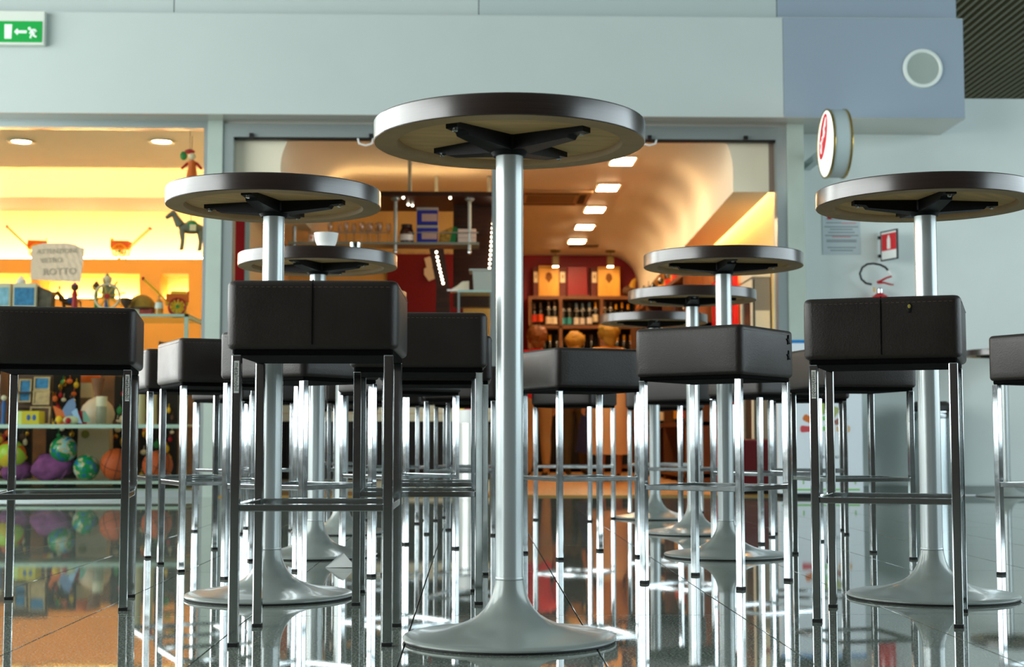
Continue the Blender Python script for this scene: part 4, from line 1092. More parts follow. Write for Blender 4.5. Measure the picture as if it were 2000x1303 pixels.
# --- gantry and hanging shelf over the counter
YGN = 13.2
def gx(px, Y=YGN): return X(px, Y, 420)
def gz(py, Y=YGN): return Z(py, Y, 850)
gn = thing('bar_gantry', 'dark brown overhead gantry with lit dots above the counter', 'gantry', (gx(850), YGN, 0))
o_ = gx(850)
gzt, gzb = gz(374), gz(383)
B().box(gx(520) - o_, gx(967) - o_, 0, .9, gzb, gzt).build('canopy', M_WOOD, gn)
B().box(gx(884) - o_, gx(967) - o_, .5, .62, gz(600, 13.7), gzb).build('end_panel', M_WOOD, gn)
B().prism([(gx(838) - o_, gz(483)), (gx(866) - o_, gz(483)), (gx(878) - o_, gz(560)), (gx(882) - o_, .9), (gx(850) - o_, .9), (gx(852) - o_, gz(555))], 'Y', .10, .2).build('leaning_post', M_WOOD, gn)
M_LED = mat('led_dot', 'fff4dc', .5, emit=10, ecol='fff0d0')
dm = B().ball((0, 0, 0), .012, 10, (1, .4, 1)).mesh('led_dot', M_LED)
for k in range(9):
    px, py = 852 + 13.5 * k / 8, 490 + 61 * (k / 8) ** .9
    link('led_dot', dm, gn, (gx(px) - o_, .095, gz(py)))
for k in range(12):
    py = 428 + 8.7 * k; px = 963 - 7 * k / 11
    link('led_dot', dm, gn, (X(px, 13.68, 480) - o_, .49, Z(py, 13.68, 960)))
for px in (787, 879): link('led_dot', dm, gn, (gx(px) - o_, .06, gzb - .006))
for px, y in ((793, .45), (801, .5)): link('led_dot', dm, gn, (gx(px) - o_, y, gzb - .006))
for px, y in ((600, .05), (606, .8), (800, .05), (852, .85), (955, .85)):
    pb = gx(px, YGN + y) - o_
    B().lathe([(0, gzt), (.018, gzt), (.018, ZBC), (0, ZBC)], (pb, y, 0), 10, cap=False).build('hanger', M_ALU, gn)
# hanging glass shelf
zsh = gz(470)
hs = thing('hanging_shelf', 'glass shelf hung from the gantry by steel rods', 'shelf', (gx(750), YGN + .1, zsh))
o2 = gx(750)
B().box(gx(560) - o2, gx(936) - o2, 0, .32, -.022, 0).build('shelf', mat('shelf_plate', '9aa79c', .3, .3), hs)
for px in (572, 771, 917):
    rd = B().lathe([(0, -.08), (.017, -.08), (.017, gzb - zsh), (0, gzb - zsh)], (gx(px) - o2, .03, 0), 12, cap=False).build('rod', M_ALU, hs)
    B().lathe([(.045, gzb - zsh), (.045, gzb - zsh - .012), (.02, gzb - zsh - .03), (.017, gzb - zsh - .03)], (gx(px) - o2, .03, 0), 16, cap=False).build('flange', M_ALU, rd)
    B().ball((gx(px) - o2, .03, -.09), .022, 10).build('knob', M_CHROME, rd)
B().lathe([(0, gx(790) - o2), (.005, gx(790) - o2), (.005, gx(935) - o2), (0, gx(935) - o2)], (0, .01, .09), 8, 'X', cap=False).build('guard_rail', M_ALU, hs)
B().lathe([(0, gx(600) - o2), (.005, gx(600) - o2), (.005, gx(755) - o2), (0, gx(755) - o2)], (0, .01, .09), 8, 'X', cap=False).build('guard_rail', M_ALU, hs)
YSH = YGN + .22
M_WG = glass_thin('wine_glass_clear', (.9, .86, .80), .22)
gme1 = B().lathe([(0, .10), (.012, .105), (.024, .14), (.026, .17), (.021, .20)], seg=14, cap=False).mesh('bowl', M_WG)
gme2 = B().lathe([(.03, 0), (.006, .006), (.005, .10)], seg=12, cap=False).mesh('stem', M_WG)
ORD = ['tenth', 'ninth', 'eighth', 'seventh', 'sixth', 'fifth', 'fourth', 'third', 'second', 'first']
for i, px in enumerate((645, 662, 676, 690, 706, 716, 724, 736, 742, 758)):
    t = thing('wine_glass', 'upright wine glass on the hanging shelf, %s from the red jar' % ORD[i], 'glass', (X(px, YSH, 450), YSH + .06 * (i % 2), zsh), 'wine glasses on the hanging shelf')
    link('bowl', gme1, t); link('stem', gme2, t)
t = thing('storage_jar', 'dark red jar with a white label on the hanging shelf', 'jar', (X(795, YSH, 450), YSH - .05, zsh))
B().lathe([(0, 0), (.062, 0), (.066, .02), (.066, .10), (.050, .135), (.046, .14), (0, .14)], seg=20, cap=False).build('glass_body', mat('dark_cherry', '3a0d0c', .15, coat=.5), t)
B().lathe([(.0668, .02), (.0668, .075)], seg=20, cap=False).build('paper_label', M_WHITE, t); B().lathe([(.05, .138), (.05, .17), (0, .172)], seg=20, cap=False).build('lid', mat('dark_lid', '2a1c1a', .4), t)
M_BLUP = mat('royal_blue_plastic', '2a34a0', .35); M_LID = mat('clear_lid', 'b9b4ae', .3); M_PICP = mat('pale_pink_print', 'c4a59a', .5)
for k in range(2):
    z = zsh + k * .165
    t = thing('food_tub', ['blue printed plastic tub with clear lid, lower of two', 'blue printed plastic tub with clear lid, upper of two'][k], 'tub', (X(833, YSH, 440), YSH, z), 'blue plastic tubs on the hanging shelf')
    B().prism([(-.085, -.10), (.105, -.10), (.105, .09), (-.085, .09)], 'Z', 0, .135).build('tub_body', M_BLUP, t)
    B().box(-.092, .112, -.107, .097, .133, .160, bevel=.006).build('lid', M_LID, t)
    B().box(-.04, .10, -.103, -.1, .03, .10).build('print', M_PICP, t); B().box(-.0885, -.085, -.08, .08, .03, .11).build('print', M_PICP, t)
t = thing('coffee_pack', 'green and yellow packet leaning on the hanging shelf', 'packet', (X(878, YSH, 450), YSH - .03, zsh))
B().prism([(-.10, 0), (.05, 0), (.075, .14), (.02, .15), (-.085, .10)], 'Y', -.04, .04).build('packet', mat('gold_print_packet', 'a8802c', .5, noise=.6, nscale=30), t)
B().prism([(.0, 0), (.055, 0), (.085, .145), (.035, .15)], 'Y', -.042, -.04).build('green_band', mat('deep_green', '0f7a3a', .5), t)
t = thing('napkin_pack', 'pink white pack of paper napkins at the shelf end', 'packet', (X(912, YSH, 450), YSH - .02, zsh))
for k in range(3): B().box(-.085, .085, -.08, .08, k * .043, k * .043 + .041, bevel=.006).build('bundle', mat('pale_napkin', 'e0ccc0', .7), t)
B().box(-.09, .05, -.075, .075, .131, .145).build('black_lid', M_BLACK, t)
t = thing('espresso_cup', 'tiny white printed cup on the hanging shelf', 'cup', (X(609, YSH - .1, 460), YSH - .12, zsh))
B().lathe([(0, 0), (.03, 0), (.034, .06), (.030, .06), (.026, .006), (0, .006)], seg=16, cap=False).build('cup_body', M_WHITE, t); B().ball((0, -.033, .033), .012, 8, (1, .25, 1)).build('printed_badge', M_ORG, t)
# beige back wall panels of the counter, red panel, papers
YR = 15.2
def rx(px): return X(px, YR, 520)
def rz_(py): return Z(py, YR, 800)
pw_ = struct(B().box(XBL, rx(960), YR, YR + .1, 0, 2.99).build('wall_counter', mat('sand_wall', 'd9bd7c', .6)))
t = thing('crimson_backboard', 'dark crimson board on the sand coloured wall behind the counter', 'panel', (rx(830), YR, 0))
B().box(rx(756) - rx(830), rx(905) - rx(830), -.03, -.002, 1.0, rz_(497)).build('board', mat('dark_crimson', '7a0614', .6), t)
B().box(rx(756) - rx(830), rx(905) - rx(830), -.04, -.002, rz_(497), rz_(493)).build('top_trim', M_SAND, t)
t = thing('pinned_papers', 'cream paper sheets pinned beside the crimson board', 'paper', (rx(838), YR - .05, rz_(515)))
B().prism([(-.05, .05), (.01, .07), (.06, -.02), (-.02, -.06)], 'Y', -.004, 0).build('sheet', M_CREAM, t)
B().prism([(-.05, -.06), (.03, -.02), (.07, -.16), (.0, -.19), (-.05, -.12)], 'Y', -.010, -.006).build('sheet', M_CREAM, t)
# counter
YC = 12.35
xc0, xc1 = XBL + .06, X(958, YC, 800)
ct = thing('bar_counter', 'long bar counter with cream edge and black front', 'counter', ((xc0 + xc1) / 2, YC, .004))
w = (xc1 - xc0) / 2
zc1, zc0 = Z(786, YC, 700), Z(824, YC, 700)
B().box(-w, w, 0, .6, zc1 - .03, 1.02).build('glass_case', mat('counter_dark_glass', '171310', .15), ct)
B().box(-w - .01, w + .01, -.03, .6, zc0, zc1 - .03).build('cream_edge', mat('counter_cream', 'cfc8ae', .4), ct)
B().box(-w, w, -.034, -.03, (zc0 + zc1) / 2 - .02, (zc0 + zc1) / 2 - .012).build('edge_groove', M_SAND, ct)
n = 7
for k in range(n): B().box(-w + 2 * w * k / n + .004, -w + 2 * w * (k + 1) / n - .004, 0, .02, .10, zc0).build('front_panel', mat('black_brown_front', '15100c', .35), ct)
B().box(-w, w, .02, .6, .10, zc0).build('carcass', M_BLACK, ct)
B().box(-w, w, .05, .55, 0, .10).build('plinth', MATS['counter_cream'], ct)
B().box(-w - .02, w + .02, -.02, .62, 1.02, 1.06).build('worktop', M_WOOD, ct)
# things on the counter
zc = 1.064
t = thing('pastry_case', 'small glass pastry case on the counter end', 'display case', (X(930, YC + .25, 590), YC + .25, zc))
zz = Z(570, YC + .25, 930) - zc
B().box(-.16, .14, -.16, .16, 0, .03).build('tray', M_ALU, t)
B().box(-.16, .14, -.16, .16, zz - .02, zz).build('lid', mat('pale_aqua', 'a8c4bc', .3), t)
B().box(-.16, .14, -.155, -.15, .03, zz - .02).build('pane', M_SGLASS, t)
for x in (-.15, .13): B().box(x - .01, x + .01, -.16, -.14, .03, zz - .02).build('corner_post', M_ALU, t)
for k, c in enumerate((M_ORG, M_BLU, M_CREAM, M_BRN, M_ORG, M_YEL)):
    u = thing('pastry', 'small %s pastry bun inside the counter glass case, %s from the crate end' % ('orange blue cream brown orange yellow'.split()[k], NTHS[5 - k]), 'pastry', (X(930, YC + .25, 590) - .12 + .045 * k, YC + .2, zc + .031), 'pastries in the glass case')
    B().ball((0, 0, .025), .025, 10, (1, 1, .9)).build('bun', c, u); B().lathe([(.027, .0), (.022, .018)], seg=10, cap=False).build('paper_cup', M_CREAM, u)
t = thing('plastic_crate', 'grey plastic crate on top of the pastry case', 'crate', (X(950, YC + .25, 545), YC + .25, zc + zz))
B().prism([(-.11, 0), (.12, 0), (.13, .17), (-.12, .17)], 'Y', -.12, .12).build('crate_body', mat('light_grey_plastic', 'a9b0a8', .5), t); B().box(-.15, .14, -.14, .14, .17, .185).build('rim', MATS['light_grey_plastic'], t)
t = thing('paper_stack', 'white crumpled wrapping paper beside the grey crate', 'paper', (X(896, YC + .3, 560), YC + .28, zc + zz))
B().prism([(-.07, 0), (.09, 0), (.09, .09), (.03, .085), (-.01, .05), (-.06, .02)], 'Y', -.07, .07).build('paper', M_CREAM, t); B().box(-.10, .02, -.09, -.07, 0, .015).build('loose_sheet', M_WHITE, t)
t = thing('menu_card', 'pink menu card standing on the counter end', 'card', (X(958, YC - .0, 640), YC + .02, zc))
B().box(-.06, .04, -.004, .004, 0, .10).build('card', mat('pink_card', 'd8b4a8', .6), t); B().box(-.06, .04, -.02, .02, -.0, .006).build('foot', M_BRN, t)
for px, an in ((812, -.6), (848, .5)):
    p = P(px, 605, YC + .3)
    t = bottle((p.x, YC + .3, zc + .055), 'champagne bottle in the ice bucket, tilted %s the brown lit post' % ('away from' if an < 0 else 'towards'), 'cream', 'gold', False, False, .85, 'bottles in the ice bucket'); t.rotation_euler = (0, an * .5, 0)
t = thing('ice_bucket', 'dark ice bucket on the counter', 'bucket', (X(830, YC + .3, 610), YC + .3, zc))
B().lathe([(0, 0), (.10, 0), (.14, .15), (.145, .155), (.135, .155), (.095, .01), (0, .01)], seg=24, cap=False).build('bucket_body', M_BLACK, t); B().lathe([(.146, .145), (.150, .152), (.146, .159)], seg=24, cap=False).build('rim', M_CHROME, t)
# coffee grinder and red post at the left end
t = thing('coffee_machine', 'black coffee machine at the column end of the counter', 'coffee machine', (X(516, YC + .3, 460), YC + .34, zc))
B().box(-.10, .14, -.15, .2, 0, .42, bevel=.02, seg=2).build('machine_body', mat('black_enamel', '0d0c0c', .2), t); B().box(-.09, .13, -.16, -.15, .30, .38).build('front_plate', M_CHROME, t)
B().lathe([(0, .42), (.09, .42), (.11, .58), (.11, .62), (0, .62)], (.02, .02, 0), 20, cap=False).build('hopper', mat('smoky_plastic', '2a2018', .2), t); B().ball((.06, -.16, .34), .02, 10).build('lamp_button', M_ORG, t)
t = thing('red_post', 'narrow red upright board beside the entrance frame', 'panel', (X(467, 11.8, 500), 11.8, .004))
B().box(-.045, .045, -.02, .02, .03, 2.4).build('board', M_RED, t); B().box(.048, .085, -.02, .02, .03, 2.4).build('pale_strip', M_PILASTER, t); B().box(-.06, .10, -.08, .08, 0, .03).build('foot', M_BLACK, t)
t = thing('striped_packets', 'row of red and white striped packets on the counter', 'packet', (X(560, YC + .2, 530), YC + .12, zc))
for k in range(14): B().box(-.42 + k * .06, -.42 + k * .06 + .055, -.04, .04, 0, .27).build('packet', (M_RED, M_WHITE, M_RED, M_ORG)[k % 4], t)
# bins at the entrance
p = P(921, 970, 10.85)
t = thing('waste_bin', 'white cylindrical waste bin before the bar counter', 'bin', (p.x, 10.85, 0))
B().lathe([(0, .0), (.095, .0), (.098, .02), (.098, .62), (.0, .62)], seg=28, cap=False).build('bin_body', mat('satin_white_metal', 'e8ecea', .25, .3), t)
b = B()
b.lathe([(.099, .56), (.104, .60), (.100, .655), (.085, .66), (.09, .60)], seg=28, cap=False); b.build('bag_liner', mat('white_plastic_film', 'e6e9e8', .4), t)
B().ball((-.03, 0, .655), .035, 10, (1, 1, .7)).build('litter', M_RED, t); B().ball((-.07, -.02, .655), .02, 8).build('litter', M_YEL, t)
p = P(962, 970, 10.9)
t = thing('waste_bin', 'beige cylindrical waste bin behind the pole of the largest table', 'bin', (p.x + .10, 11.0, 0))
B().lathe([(0, .0), (.12, .0), (.122, .02), (.122, .58), (.11, .62), (0, .63)], seg=28, cap=False).build('bin_body', mat('beige_metal', 'a8ab9c', .4, .2), t); B().lathe([(.123, .55), (.126, .555), (.123, .57)], seg=28, cap=False).build('rim', M_BLACK, t)

# =================================================================== CUSTOMERS IN THE BAR
def person(loc, H, rz, top, legs, hair_m, lab, skirt=None, arm_out=.0, bare_legs=False):
    t = thing('person', lab, 'person', loc, None, rz)
    J = {}
    V, E, RD = [], [], []
    def add(n, co, r, par=None):
        J[n] = len(V); V.append(Vector(co) * H); RD.append(r * H)
        if par is not None: E.append((J[par], J[n]))
    add('pelvis', (0, 0, .53), .078)
    add('spine', (0, 0, .64), .070, 'pelvis'); add('chest', (0, .0, .755), .082, 'spine'); add('neck', (0, -.005, .845), .033, 'chest')
    add('jaw', (0, .012, .885), .044, 'neck'); add('skull', (0, .004, .935), .056, 'jaw'); add('crown', (0, -.002, .965), .040, 'skull')
    for s, k in ((-1, 'l'), (1, 'r')):
        add('hip' + k, (s * .055, 0, .495), .062, 'pelvis'); add('knee' + k, (s * .058, .012, .28), .038, 'hip' + k)
        add('calf' + k, (s * .058, -.008, .20), .036, 'knee' + k); add('ank' + k, (s * .058, -.012, .045), .022, 'calf' + k); add('toe' + k, (s * .066, .085, .022), .021, 'ank' + k)
        add('sh' + k, (s * .108, -.002, .805), .040, 'chest'); add('el' + k, (s * (.135 + arm_out), -.015, .635), .027, 'sh' + k)
        add('wr' + k, (s * (.135 + arm_out), .055, .50), .018, 'el' + k); add('palm' + k, (s * .135, .075, .465), .021, 'wr' + k)
        for q in range(4):
            add('f%d%s' % (q, k), (s * (.135 + .006), .066 + q * .009, .438), .006, 'palm' + k)
            add('g%d%s' % (q, k), (s * (.130), .066 + q * .009, .412 + .004 * abs(q - 1)), .0052, 'f%d%s' % (q, k))
        add('t' + k, (s * .122, .095, .452), .0068, 'palm' + k); add('u' + k, (s * .116, .102, .435), .0055, 't' + k)
    me = bpy.data.meshes.new('tmp'); me.from_pydata(V, E, [])
    o = bpy.data.objects.new('tmp', me); COL.objects.link(o)
    md = o.modifiers.new('skin', 'SKIN'); md.use_smooth_shade = True
    sv = me.skin_vertices[0].data
    for i, r in enumerate(RD): sv[i].radius = (r, r); sv[i].use_root = (i == 0)
    sv[J['chest']].radius = (.105 * H, .07 * H); sv[J['pelvis']].radius = (.088 * H, .072 * H); sv[J['spine']].radius = (.08 * H, .062 * H)
    sb = o.modifiers.new('sub', 'SUBSURF'); sb.levels = 2; sb.render_levels = 2
    dg = bpy.context.evaluated_depsgraph_get(); dg.update()
    bme = bpy.data.meshes.new_from_object(o.evaluated_get(dg)); bpy.data.objects.remove(o)
    bme.name = 'body'; bme.materials.clear()
    skin = mat('skin', 'c08a64', .55); shoe = mat('dark_shoe', '20160f', .5)
    for m in (skin, top, legs, shoe): bme.materials.append(m)
    for pl in bme.polygons:
        c = pl.center / H; ax = abs(c.x)
        arm = ax > .105 and c.z < .80 and c.z > .38
        if c.z > .848: k = 0
        elif arm: k = 1 if c.z > .60 else 0
        elif c.z > .53: k = 1
        elif c.z < .045: k = 3
        else: k = 0 if (bare_legs and c.z < .40) else 2
        pl.material_index = k; pl.use_smooth = True
    link('body', bme, t)
    b = B(); b.ball((0, -.006 * H, .942 * H), .068 * H, 22, (1.0, 1.08, .92))
    for v in b.bm.verts:
        if v.co.y > .03 * H and v.co.z < .955 * H: v.co.y = .02 * H
    rh = random.Random(int(H * 100))
    for v in b.bm.verts: v.co += Vector((rh.uniform(-1, 1), rh.uniform(-1, 1), rh.uniform(-1, 1))) * .006 * H
    b.build('hair', hair_m, t)
    b = B(); b.ball((0, -.03 * H, .895 * H), .045 * H, 12, (1.05, .6, 1.1)); b.build('hair_back', hair_m, t)
    for s in (-1, 1):
        B().ball((s * .024 * H, .052 * H, .925 * H), .007 * H, 8).build('eye', M_WHITE, t)
        B().ball((s * .060 * H, .004 * H, .920 * H), .014 * H, 8, (.4, .8, 1.2)).build('ear', skin, t)
    B().ball((0, .062 * H, .908 * H), .010 * H, 8, (.8, 1, 1.3)).build('nose', skin, t)
    B().ball((0, .052 * H, .885 * H), .013 * H, 8, (1.3, .5, .35)).build('mouth', mat('lips', '9a4a40', .5), t)
    if skirt:
        B().lathe([(.085 * H, .60 * H), (.115 * H, .52 * H), (.125 * H, .38 * H), (.135 * H, .17 * H), (.13 * H, .17 * H), (.10 * H, .50 * H)], seg=28, cap=False).build('skirt', skirt, t)
    return t
M_H1 = mat('auburn_hair', '7a4418', .6, bump=.6, bscale=60); M_H2 = mat('blond_hair', 'b08430', .6, bump=.6, bscale=60); M_H3 = mat('golden_hair', 'a8842a', .6, bump=.5, bscale=60)
p = P(1049, 900, 16.2); person((p.x, 16.2, .004), 1.70, .2, mat('red_shirt', 'c0102a', .7), mat('tan_trousers', 'a88458', .8), M_H1, 'person in a red top and tan trousers at the bar')
p = P(1124, 900, 17.3); person((p.x, 17.3, .004), 1.72, -.3, mat('black_shirt', '1a1714', .8), mat('olive_trousers', '4c4028', .8), M_H2, 'person in a dark top and olive trousers with a blue bag')
p = P(1200, 900, 15.2); person((p.x - .06, 15.2, .004), 1.66, .35, mat('ochre_top', 'b0742a', .8), mat('sand_skirt', 'd8b488', .8), M_H3, 'person in an ochre top and long cream skirt', MATS['sand_skirt'], 0, True)
p = P(1141, 830, 17.16)
t = thing('shoulder_bag', 'dark blue cloth bag hanging beside the person in olive trousers', 'bag', (p.x, 17.16, p.z))
B().prism([(-.10, -.32), (.07, -.34), (.09, -.1), (.03, .14), (-.02, .14), (-.06, .0)], 'Y', -.06, .06).build('bag_body', mat('navy_cloth', '1c2450', .8), t)
B().tube([(-.02, 0, .12), (.0, .0, .35), (.04, .06, .60), (.03, 0, .12)], .012, 6).build('strap', MATS['navy_cloth'], t)

# =================================================================== RIGHT-HAND WALL
# white display totem with flower logo
YT = 11.05
def ttx(px): return X(px, YT, 800)
def ttz(py): return Z(py, YT, 1610)
xt0, xt1 = ttx(1520), ttx(1684)
tz1 = ttz(664)
to = thing('display_totem', 'white display totem with a coloured flower logo and blue top band', 'display stand', ((xt0 + xt1) / 2, YT, 0))
w = (xt1 - xt0) / 2; o3 = (xt0 + xt1) / 2
M_TOT = mat('totem_white', 'e2ecf2', .35)
B().box(-w, w, 0, .18, .03, tz1, bevel=.004).build('body', M_TOT, to)
B().box(-w + .01, w - .01, .01, .17, 0, .03).build('plinth', M_BLACK, to)
B().box(-w, w, -.003, 0, tz1 - .025, tz1).build('blue_band', mat('bright_blue_print', '1f7ec4', .4), to)
B().box(-w + .02, w - .03, -.003, 0, ttz(958), ttz(955)).build('green_line', mat('leaf_green_print', '79c257', .4), to)
for px in (1567, 1668): B().box(ttx(px) - o3 - .004, ttx(px) - o3 + .004, -.003, 0, ttz(946), ttz(936)).build('green_tick', MATS['leaf_green_print'], to)
cx_, cz_ = ttx(1611) - o3, ttz(838)
pc = ['c84a50', 'd0702c', 'e6cf60', '8fae4a', 'a8b070', '9a6a60', 'd8b890']
for k, c in enumerate(pc):
    a = math.pi - k * math.pi / 6
    r0, r1, hw = .085, .190, .026
    if k == 3: r0, r1 = .11, .20
    pts = [(r0, -hw * .7), (r1 - .01, -hw), (r1, -hw * .5), (r1, hw * .5), (r1 - .01, hw), (r0, hw * .7)]
    B().prism([(cx_ + u * math.cos(a) - v_ * math.sin(a), cz_ + u * math.sin(a) + v_ * math.cos(a)) for u, v_ in pts], 'Y', -.003, 0).build('petal', mat('petal_%d' % k, c, .5), to)
for z in (ttz(836), ttz(816)): B().box(cx_ - .016, cx_ + .016, -.003, 0, z - .022, z + .012).build('green_block', mat('vivid_green', '5cc232', .5), to)
me = text_mesh('AROMI LOCALI', .031, .0004); me.materials.append(mat('grey_ink', '50585c', .6))
o = link('lettering', me, to, (cx_ - .004, -.002, ttz(893))); o.rotation_euler = (R(90), 0, 0)
# second small totem panel standing between door frame and totem
# waste can with bag at the wall
p = P(1822, 966, 11.3)
t = thing('waste_can', 'steel waste can with black lid and a plastic bag at the wall', 'bin', (p.x, 11.3, 0))
B().lathe([(0, 0), (.155, 0), (.155, .60), (0, .60)], seg=32, cap=False).build('can_body', mat('steel_can', 'b9c4c6', .25, .8), t)
B().lathe([(.158, .60), (.163, .61), (.163, .655), (.15, .66)], seg=32, cap=False).build('steel_collar', M_CHROME, t)
B().lathe([(.16, .66), (.168, .665), (.168, .70), (.12, .735), (.08, .735), (.08, .70)], seg=32, cap=False).build('lid', M_BLACK, t)
b = B(); b.ball((-.17, -.02, .50), .06, 12, (.7, .8, 2.4)); b.build('plastic_bag', mat('grey_film', 'a8b4b4', .35), t)
B().box(-.19, -.15, -.06, .02, .58, .64, bevel=.006).build('bag_clip', M_BLACK, t); B().box(-.178, -.160, -.062, -.05, .655, .70).build('blue_tag', M_BLU, t)
# printed notice on the wall
p0, p1 = P(1606, 415, YW - .01), P(1681, 497, YW - .01)
t = thing('wall_notice', 'printed notice sheet with grey and red lines on the white wall', 'notice', ((p0.x + p1.x) / 2, YW - .006, (p0.z + p1.z) / 2))
w, hh = (p1.x - p0.x) / 2, (p0.z - p1.z) / 2
B().box(-w, w, 0, .005, -hh, hh).build('sheet', mat('pale_grey_paper', 'c2cfd2', .6), t)
M_INK = mat('soft_ink', '8a9499', .7); M_RINK = mat('soft_red_ink', 'd28a8a', .7)
for k, (py, a_, b_, c_) in enumerate(((428, .1, .9, 0), (435, .1, .5, 0), (436, .5, .9, 1), (443, .05, .95, 0), (448, .2, .8, 0), (454, .15, .85, 0), (460, .07, .95, 0), (462.5, .25, .75, 1), (469, .1, .9, 0), (472, .1, .9, 0), (483.5, .12, .88, 0), (489, .2, .8, 0))):
    z = Z(py, YW - .01, 1643) - (p0.z + p1.z) / 2
    B().box(-w + 2 * w * a_, -w + 2 * w * b_, -.0012, 0, z - .004, z + .004).build('printed_line', M_RINK if c_ else M_INK, t)
B().lathe([(0, -.0015), (.022, -.0015), (.022, 0)], (-w + .06, 0, hh - .035), 18, 'Y', cap=False).build('red_dot', M_RED, t)
# flag sign for the extinguisher
p0, p1 = P(1720, 452, 11.45), P(1728, 505, 11.45)
t = thing('flag_sign', 'red extinguisher flag sign in a black frame on the wall', 'sign', (P(1727, 478, 11.45).x, YW - .002, P(1727, 478, 11.45).z))
t.rotation_euler = (0, 0, R(22))
B().box(-.004, .004, -.23, -.03, -.115, .115).build('plate', M_WHITE, t)
for a_, b_, c_, d_ in ((-.235, -.225, -.12, .12), (-.035, -.025, -.12, .12), (-.225, -.035, .11, .12), (-.225, -.035, -.12, -.11)): B().box(-.007, .007, a_, b_, c_, d_).build('frame_bar', M_BLACK, t)
B().box(-.0055, -.004, -.22, -.04, -.04, .095).build('red_field', mat('signal_red', 'd8262c', .4), t)
B().prism([(-.15, -.03), (-.11, -.03), (-.11, .05), (-.12, .065), (-.12, .08), (-.14, .08), (-.14, .065), (-.15, .05)], 'X', -.0068, -.0055).build('pictogram', M_WHITE, t)
for z in (-.075, .075): B().box(-.012, .012, -.03, .0, z - .012, z + .012).build('clip', M_BLACK, t)
# extinguisher
p = P(1720, 573, 11.48)
t = thing('fire_extinguisher', 'red fire extinguisher with black hose hung on the white wall', 'extinguisher', (p.x, 11.50, p.z))
B().lathe([(0, -.46), (.065, -.46), (.075, -.44), (.075, -.06), (.06, -.02), (.03, .0), (.018, .01), (0, .01)], seg=28, cap=False).build('cylinder', mat('extinguisher_red', 'c2121c', .25, coat=.5), t)
B().lathe([(.02, .0), (.026, .005), (.026, .035), (.014, .045), (0, .045)], seg=18, cap=False).build('valve', M_CHROME, t)
B().lathe([(0, -.0), (.009, 0), (.009, .04), (0, .04)], (-.045, 0, .01), 12, cap=False).build('gauge', mat('brass', 'a8884a', .3, .8), t)
q = lambda px, py: (P(px, py, 11.48).x - p.x, -.01, P(px, py, 11.48).z - p.z)
B().tube([q(1714, 552), q(1722, 548), q(1731, 543), q(1742, 539.5)], [.012, .009, .008, .007], 8).build('lever', M_RED, t)
B().tube([q(1716, 552), q(1728, 552), q(1738, 555), q(1746, 556)], [.010, .008, .007, .006], 8).build('handle', M_RED, t)
B().tube([q(1703, 555.5), q(1692, 553), q(1683, 545), q(1680, 534), q(1685, 522), q(1695, 515.5), q(1707, 514.5), q(1720, 517), q(1730, 522), q(1736, 529)], .0085, 10).build('hose', M_BLACK, t)
B().tube([q(1735, 528), q(1741, 537)], .010, 8).build('nozzle', M_WHITE, t)
B().box(-.05, .05, .0, .098, -.12, -.08).build('bracket', M_BLACK, t)
# round illuminated sign
YSG = 10.70
pc_ = P(1614, 281, YSG)
sg = thing('round_sign', 'round illuminated sign with a red oval and gold rims on the wall', 'sign', (pc_.x, YSG, pc_.z))
RS, TS = .258, .128
B().lathe([(RS - .004, .004), (RS - .004, TS - .004)], seg=56, axis='X', cap=False).build('drum', mat('sign_drum', 'b4c4c6', .35), sg)
for x in (0, TS): B().lathe([(RS - .012, x - .008), (RS + .002, x - .008), (RS + .004, x), (RS + .002, x + .008), (RS - .012, x + .008)], seg=56, axis='X', cap=False).build('gold_rim', mat('sign_gold', 'b89a4a', .2, .9), sg)
B().lathe([(0, -.004), (RS - .01, -.004)], seg=56, axis='X', cap=False).build('lit_face', mat('lit_acrylic', 'fafcf8', .3, emit=1.0, ecol='f4fff8'), sg)
B().lathe([(0, TS + .004), (RS - .01, TS + .004)], seg=56, axis='X', cap=False).build('lit_face', MATS['lit_acrylic'], sg)
# logo: tilted red ellipse with a white script stroke (face looks along -X; +Y is away from the viewer)
def face(yz): return [(-u, v_) for u, v_ in yz]
el = []
for i in range(36):
    a = 2 * math.pi * i / 36; u, v_ = .185 * math.cos(a), .10 * math.sin(a); ti = R(125)
    el.append((.07 + (u * math.cos(ti) - v_ * math.sin(ti)), .068 + (u * math.sin(ti) + v_ * math.cos(ti))))
B().prism(el, 'X', -.008, -.0045).build('red_oval', mat('logo_red', 'd01428', .35, emit=.35, ecol='d01428'), sg)
pts = [(.150, -.055), (.150, -.025), (.135, .0), (.148, .025), (.105, .040), (.100, .060), (.065, .060), (.045, .085), (.055, .12), (.022, .135), (.010, .165), (-.012, .190)]
B().tube([(-.0095, u - .022, v_ + .004) for u, v_ in pts], [.004, .006, .004, .006, .004, .006, .005, .008, .005, .007, .005, .003], 6).build('script_stroke', mat('logo_white', 'fdfdfb', .4, emit=.8), sg)
B().ball((-.006, -.05, -.135), .012, 8, (.3, 1, 1)).build('yellow_dot', M_YEL, sg)
B().box(.03, .09, RS - .02, YW - YSG, -.03, .03).build('bracket', M_ALU, sg)
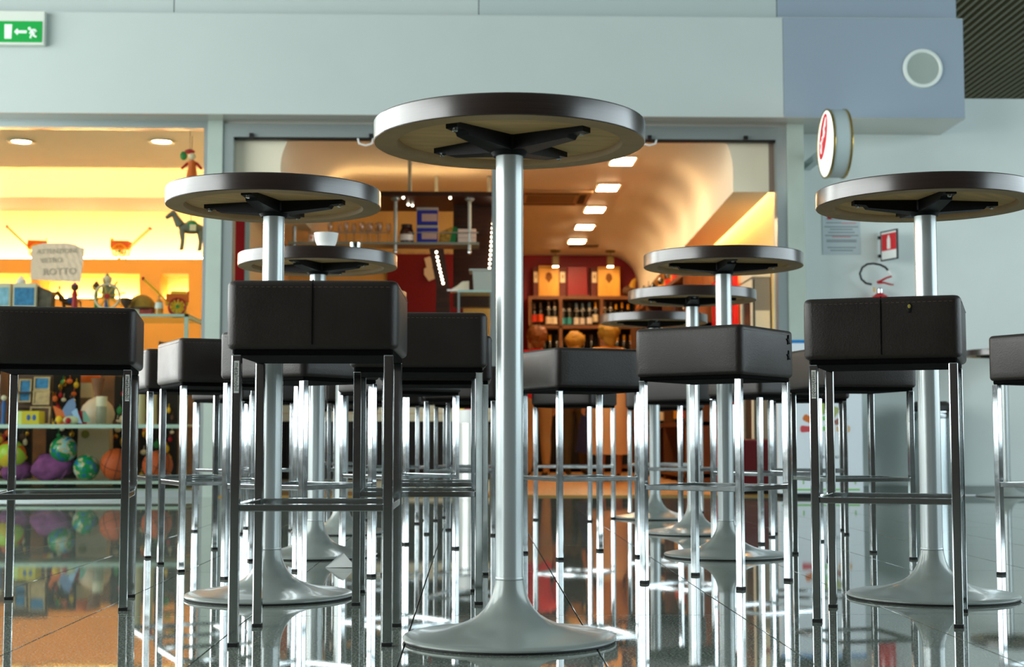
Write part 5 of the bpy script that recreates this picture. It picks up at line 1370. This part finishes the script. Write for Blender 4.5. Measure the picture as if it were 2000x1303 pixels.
# round loudspeaker on the fascia
p = P(1802, 134, YA)
t = thing('ceiling_speaker', 'round white loudspeaker set in the blue grey fascia panel', 'loudspeaker', (p.x, YA, p.z))
rr = 40 * YA / F_PX
B().lathe([(rr * .80, -.012), (rr * .86, -.020), (rr * .97, -.016), (rr, -.004), (rr, 0)], seg=48, axis='Y', cap=False).build('ring', mat('speaker_ring', 'dfe8e2', .4), t)
B().lathe([(0, -.004), (rr * .3, -.006), (rr * .6, -.010), (rr * .82, -.012)], seg=48, axis='Y', cap=False).build('grille', mat('speaker_mesh', 'a3b0a8', .6, bump=.5, bscale=400), t)
# emergency exit sign on the fascia
def ex(px): return X(px, YA - .06, 60)
def ez(py): return Z(py, YA - .06, 40)
xs0, xs1, zs0, zs1 = ex(-66), ex(87), ez(87.5), ez(21)
t = thing('exit_sign', 'green emergency exit sign in a white housing on the fascia', 'sign', ((xs0 + xs1) / 2, YA - .06, (zs0 + zs1) / 2))
w, hh = (xs1 - xs0) / 2, (zs1 - zs0) / 2; ox_, oz_ = (xs0 + xs1) / 2, (zs0 + zs1) / 2
B().box(-w, w, 0, .06, -hh, hh, bevel=.006, seg=2).build('housing', mat('white_housing', 'd5ddd2', .4), t)
B().box(-w + .018, ex(82.3) - ox_, -.004, 0, ez(82.5) - oz_, ez(41.5) - oz_).build('green_panel', mat('exit_green', '079a40', .25, emit=.10, ecol='06b848'), t)
M_PIC = mat('exit_white', 'e0f2e4', .4, emit=.15)
def epoly(pts): return [(ex(x) - ox_, ez(y) - oz_) for x, y in pts]
B().prism(epoly([(9, 48), (24, 48), (23, 76), (9.5, 76)]), 'Y', -.006, -.004).build('door_pictogram', M_PIC, t)
B().prism(epoly([(28, 62.3), (34, 56), (36, 58), (35.2, 59.7), (52.6, 59.7), (52.6, 65.2), (35.2, 65.2), (36, 67), (34, 68.5)]), 'Y', -.006, -.004).build('arrow', M_PIC, t)
b = B(); q = lambda x, y: (ex(x) - ox_, -.006, ez(y) - oz_)
b.ball(q(58, 56), .0125, 10, (1, .3, 1)); u = .0085
b.tube([q(62, 59), q(65, 63), q(67, 66)], [.012, .013, .011], 8)
b.tube([q(62, 59), q(69, 58.5), q(72, 62)], u, 6); b.tube([q(63, 61), q(59, 65.5), q(61, 66.5)], u * .8, 6)
b.tube([q(67, 66), q(62, 70), q(60.5, 75)], u, 6); b.tube([q(67, 66), q(68, 71), q(72.5, 72)], u, 6)
b.build('running_figure', M_PIC, t)
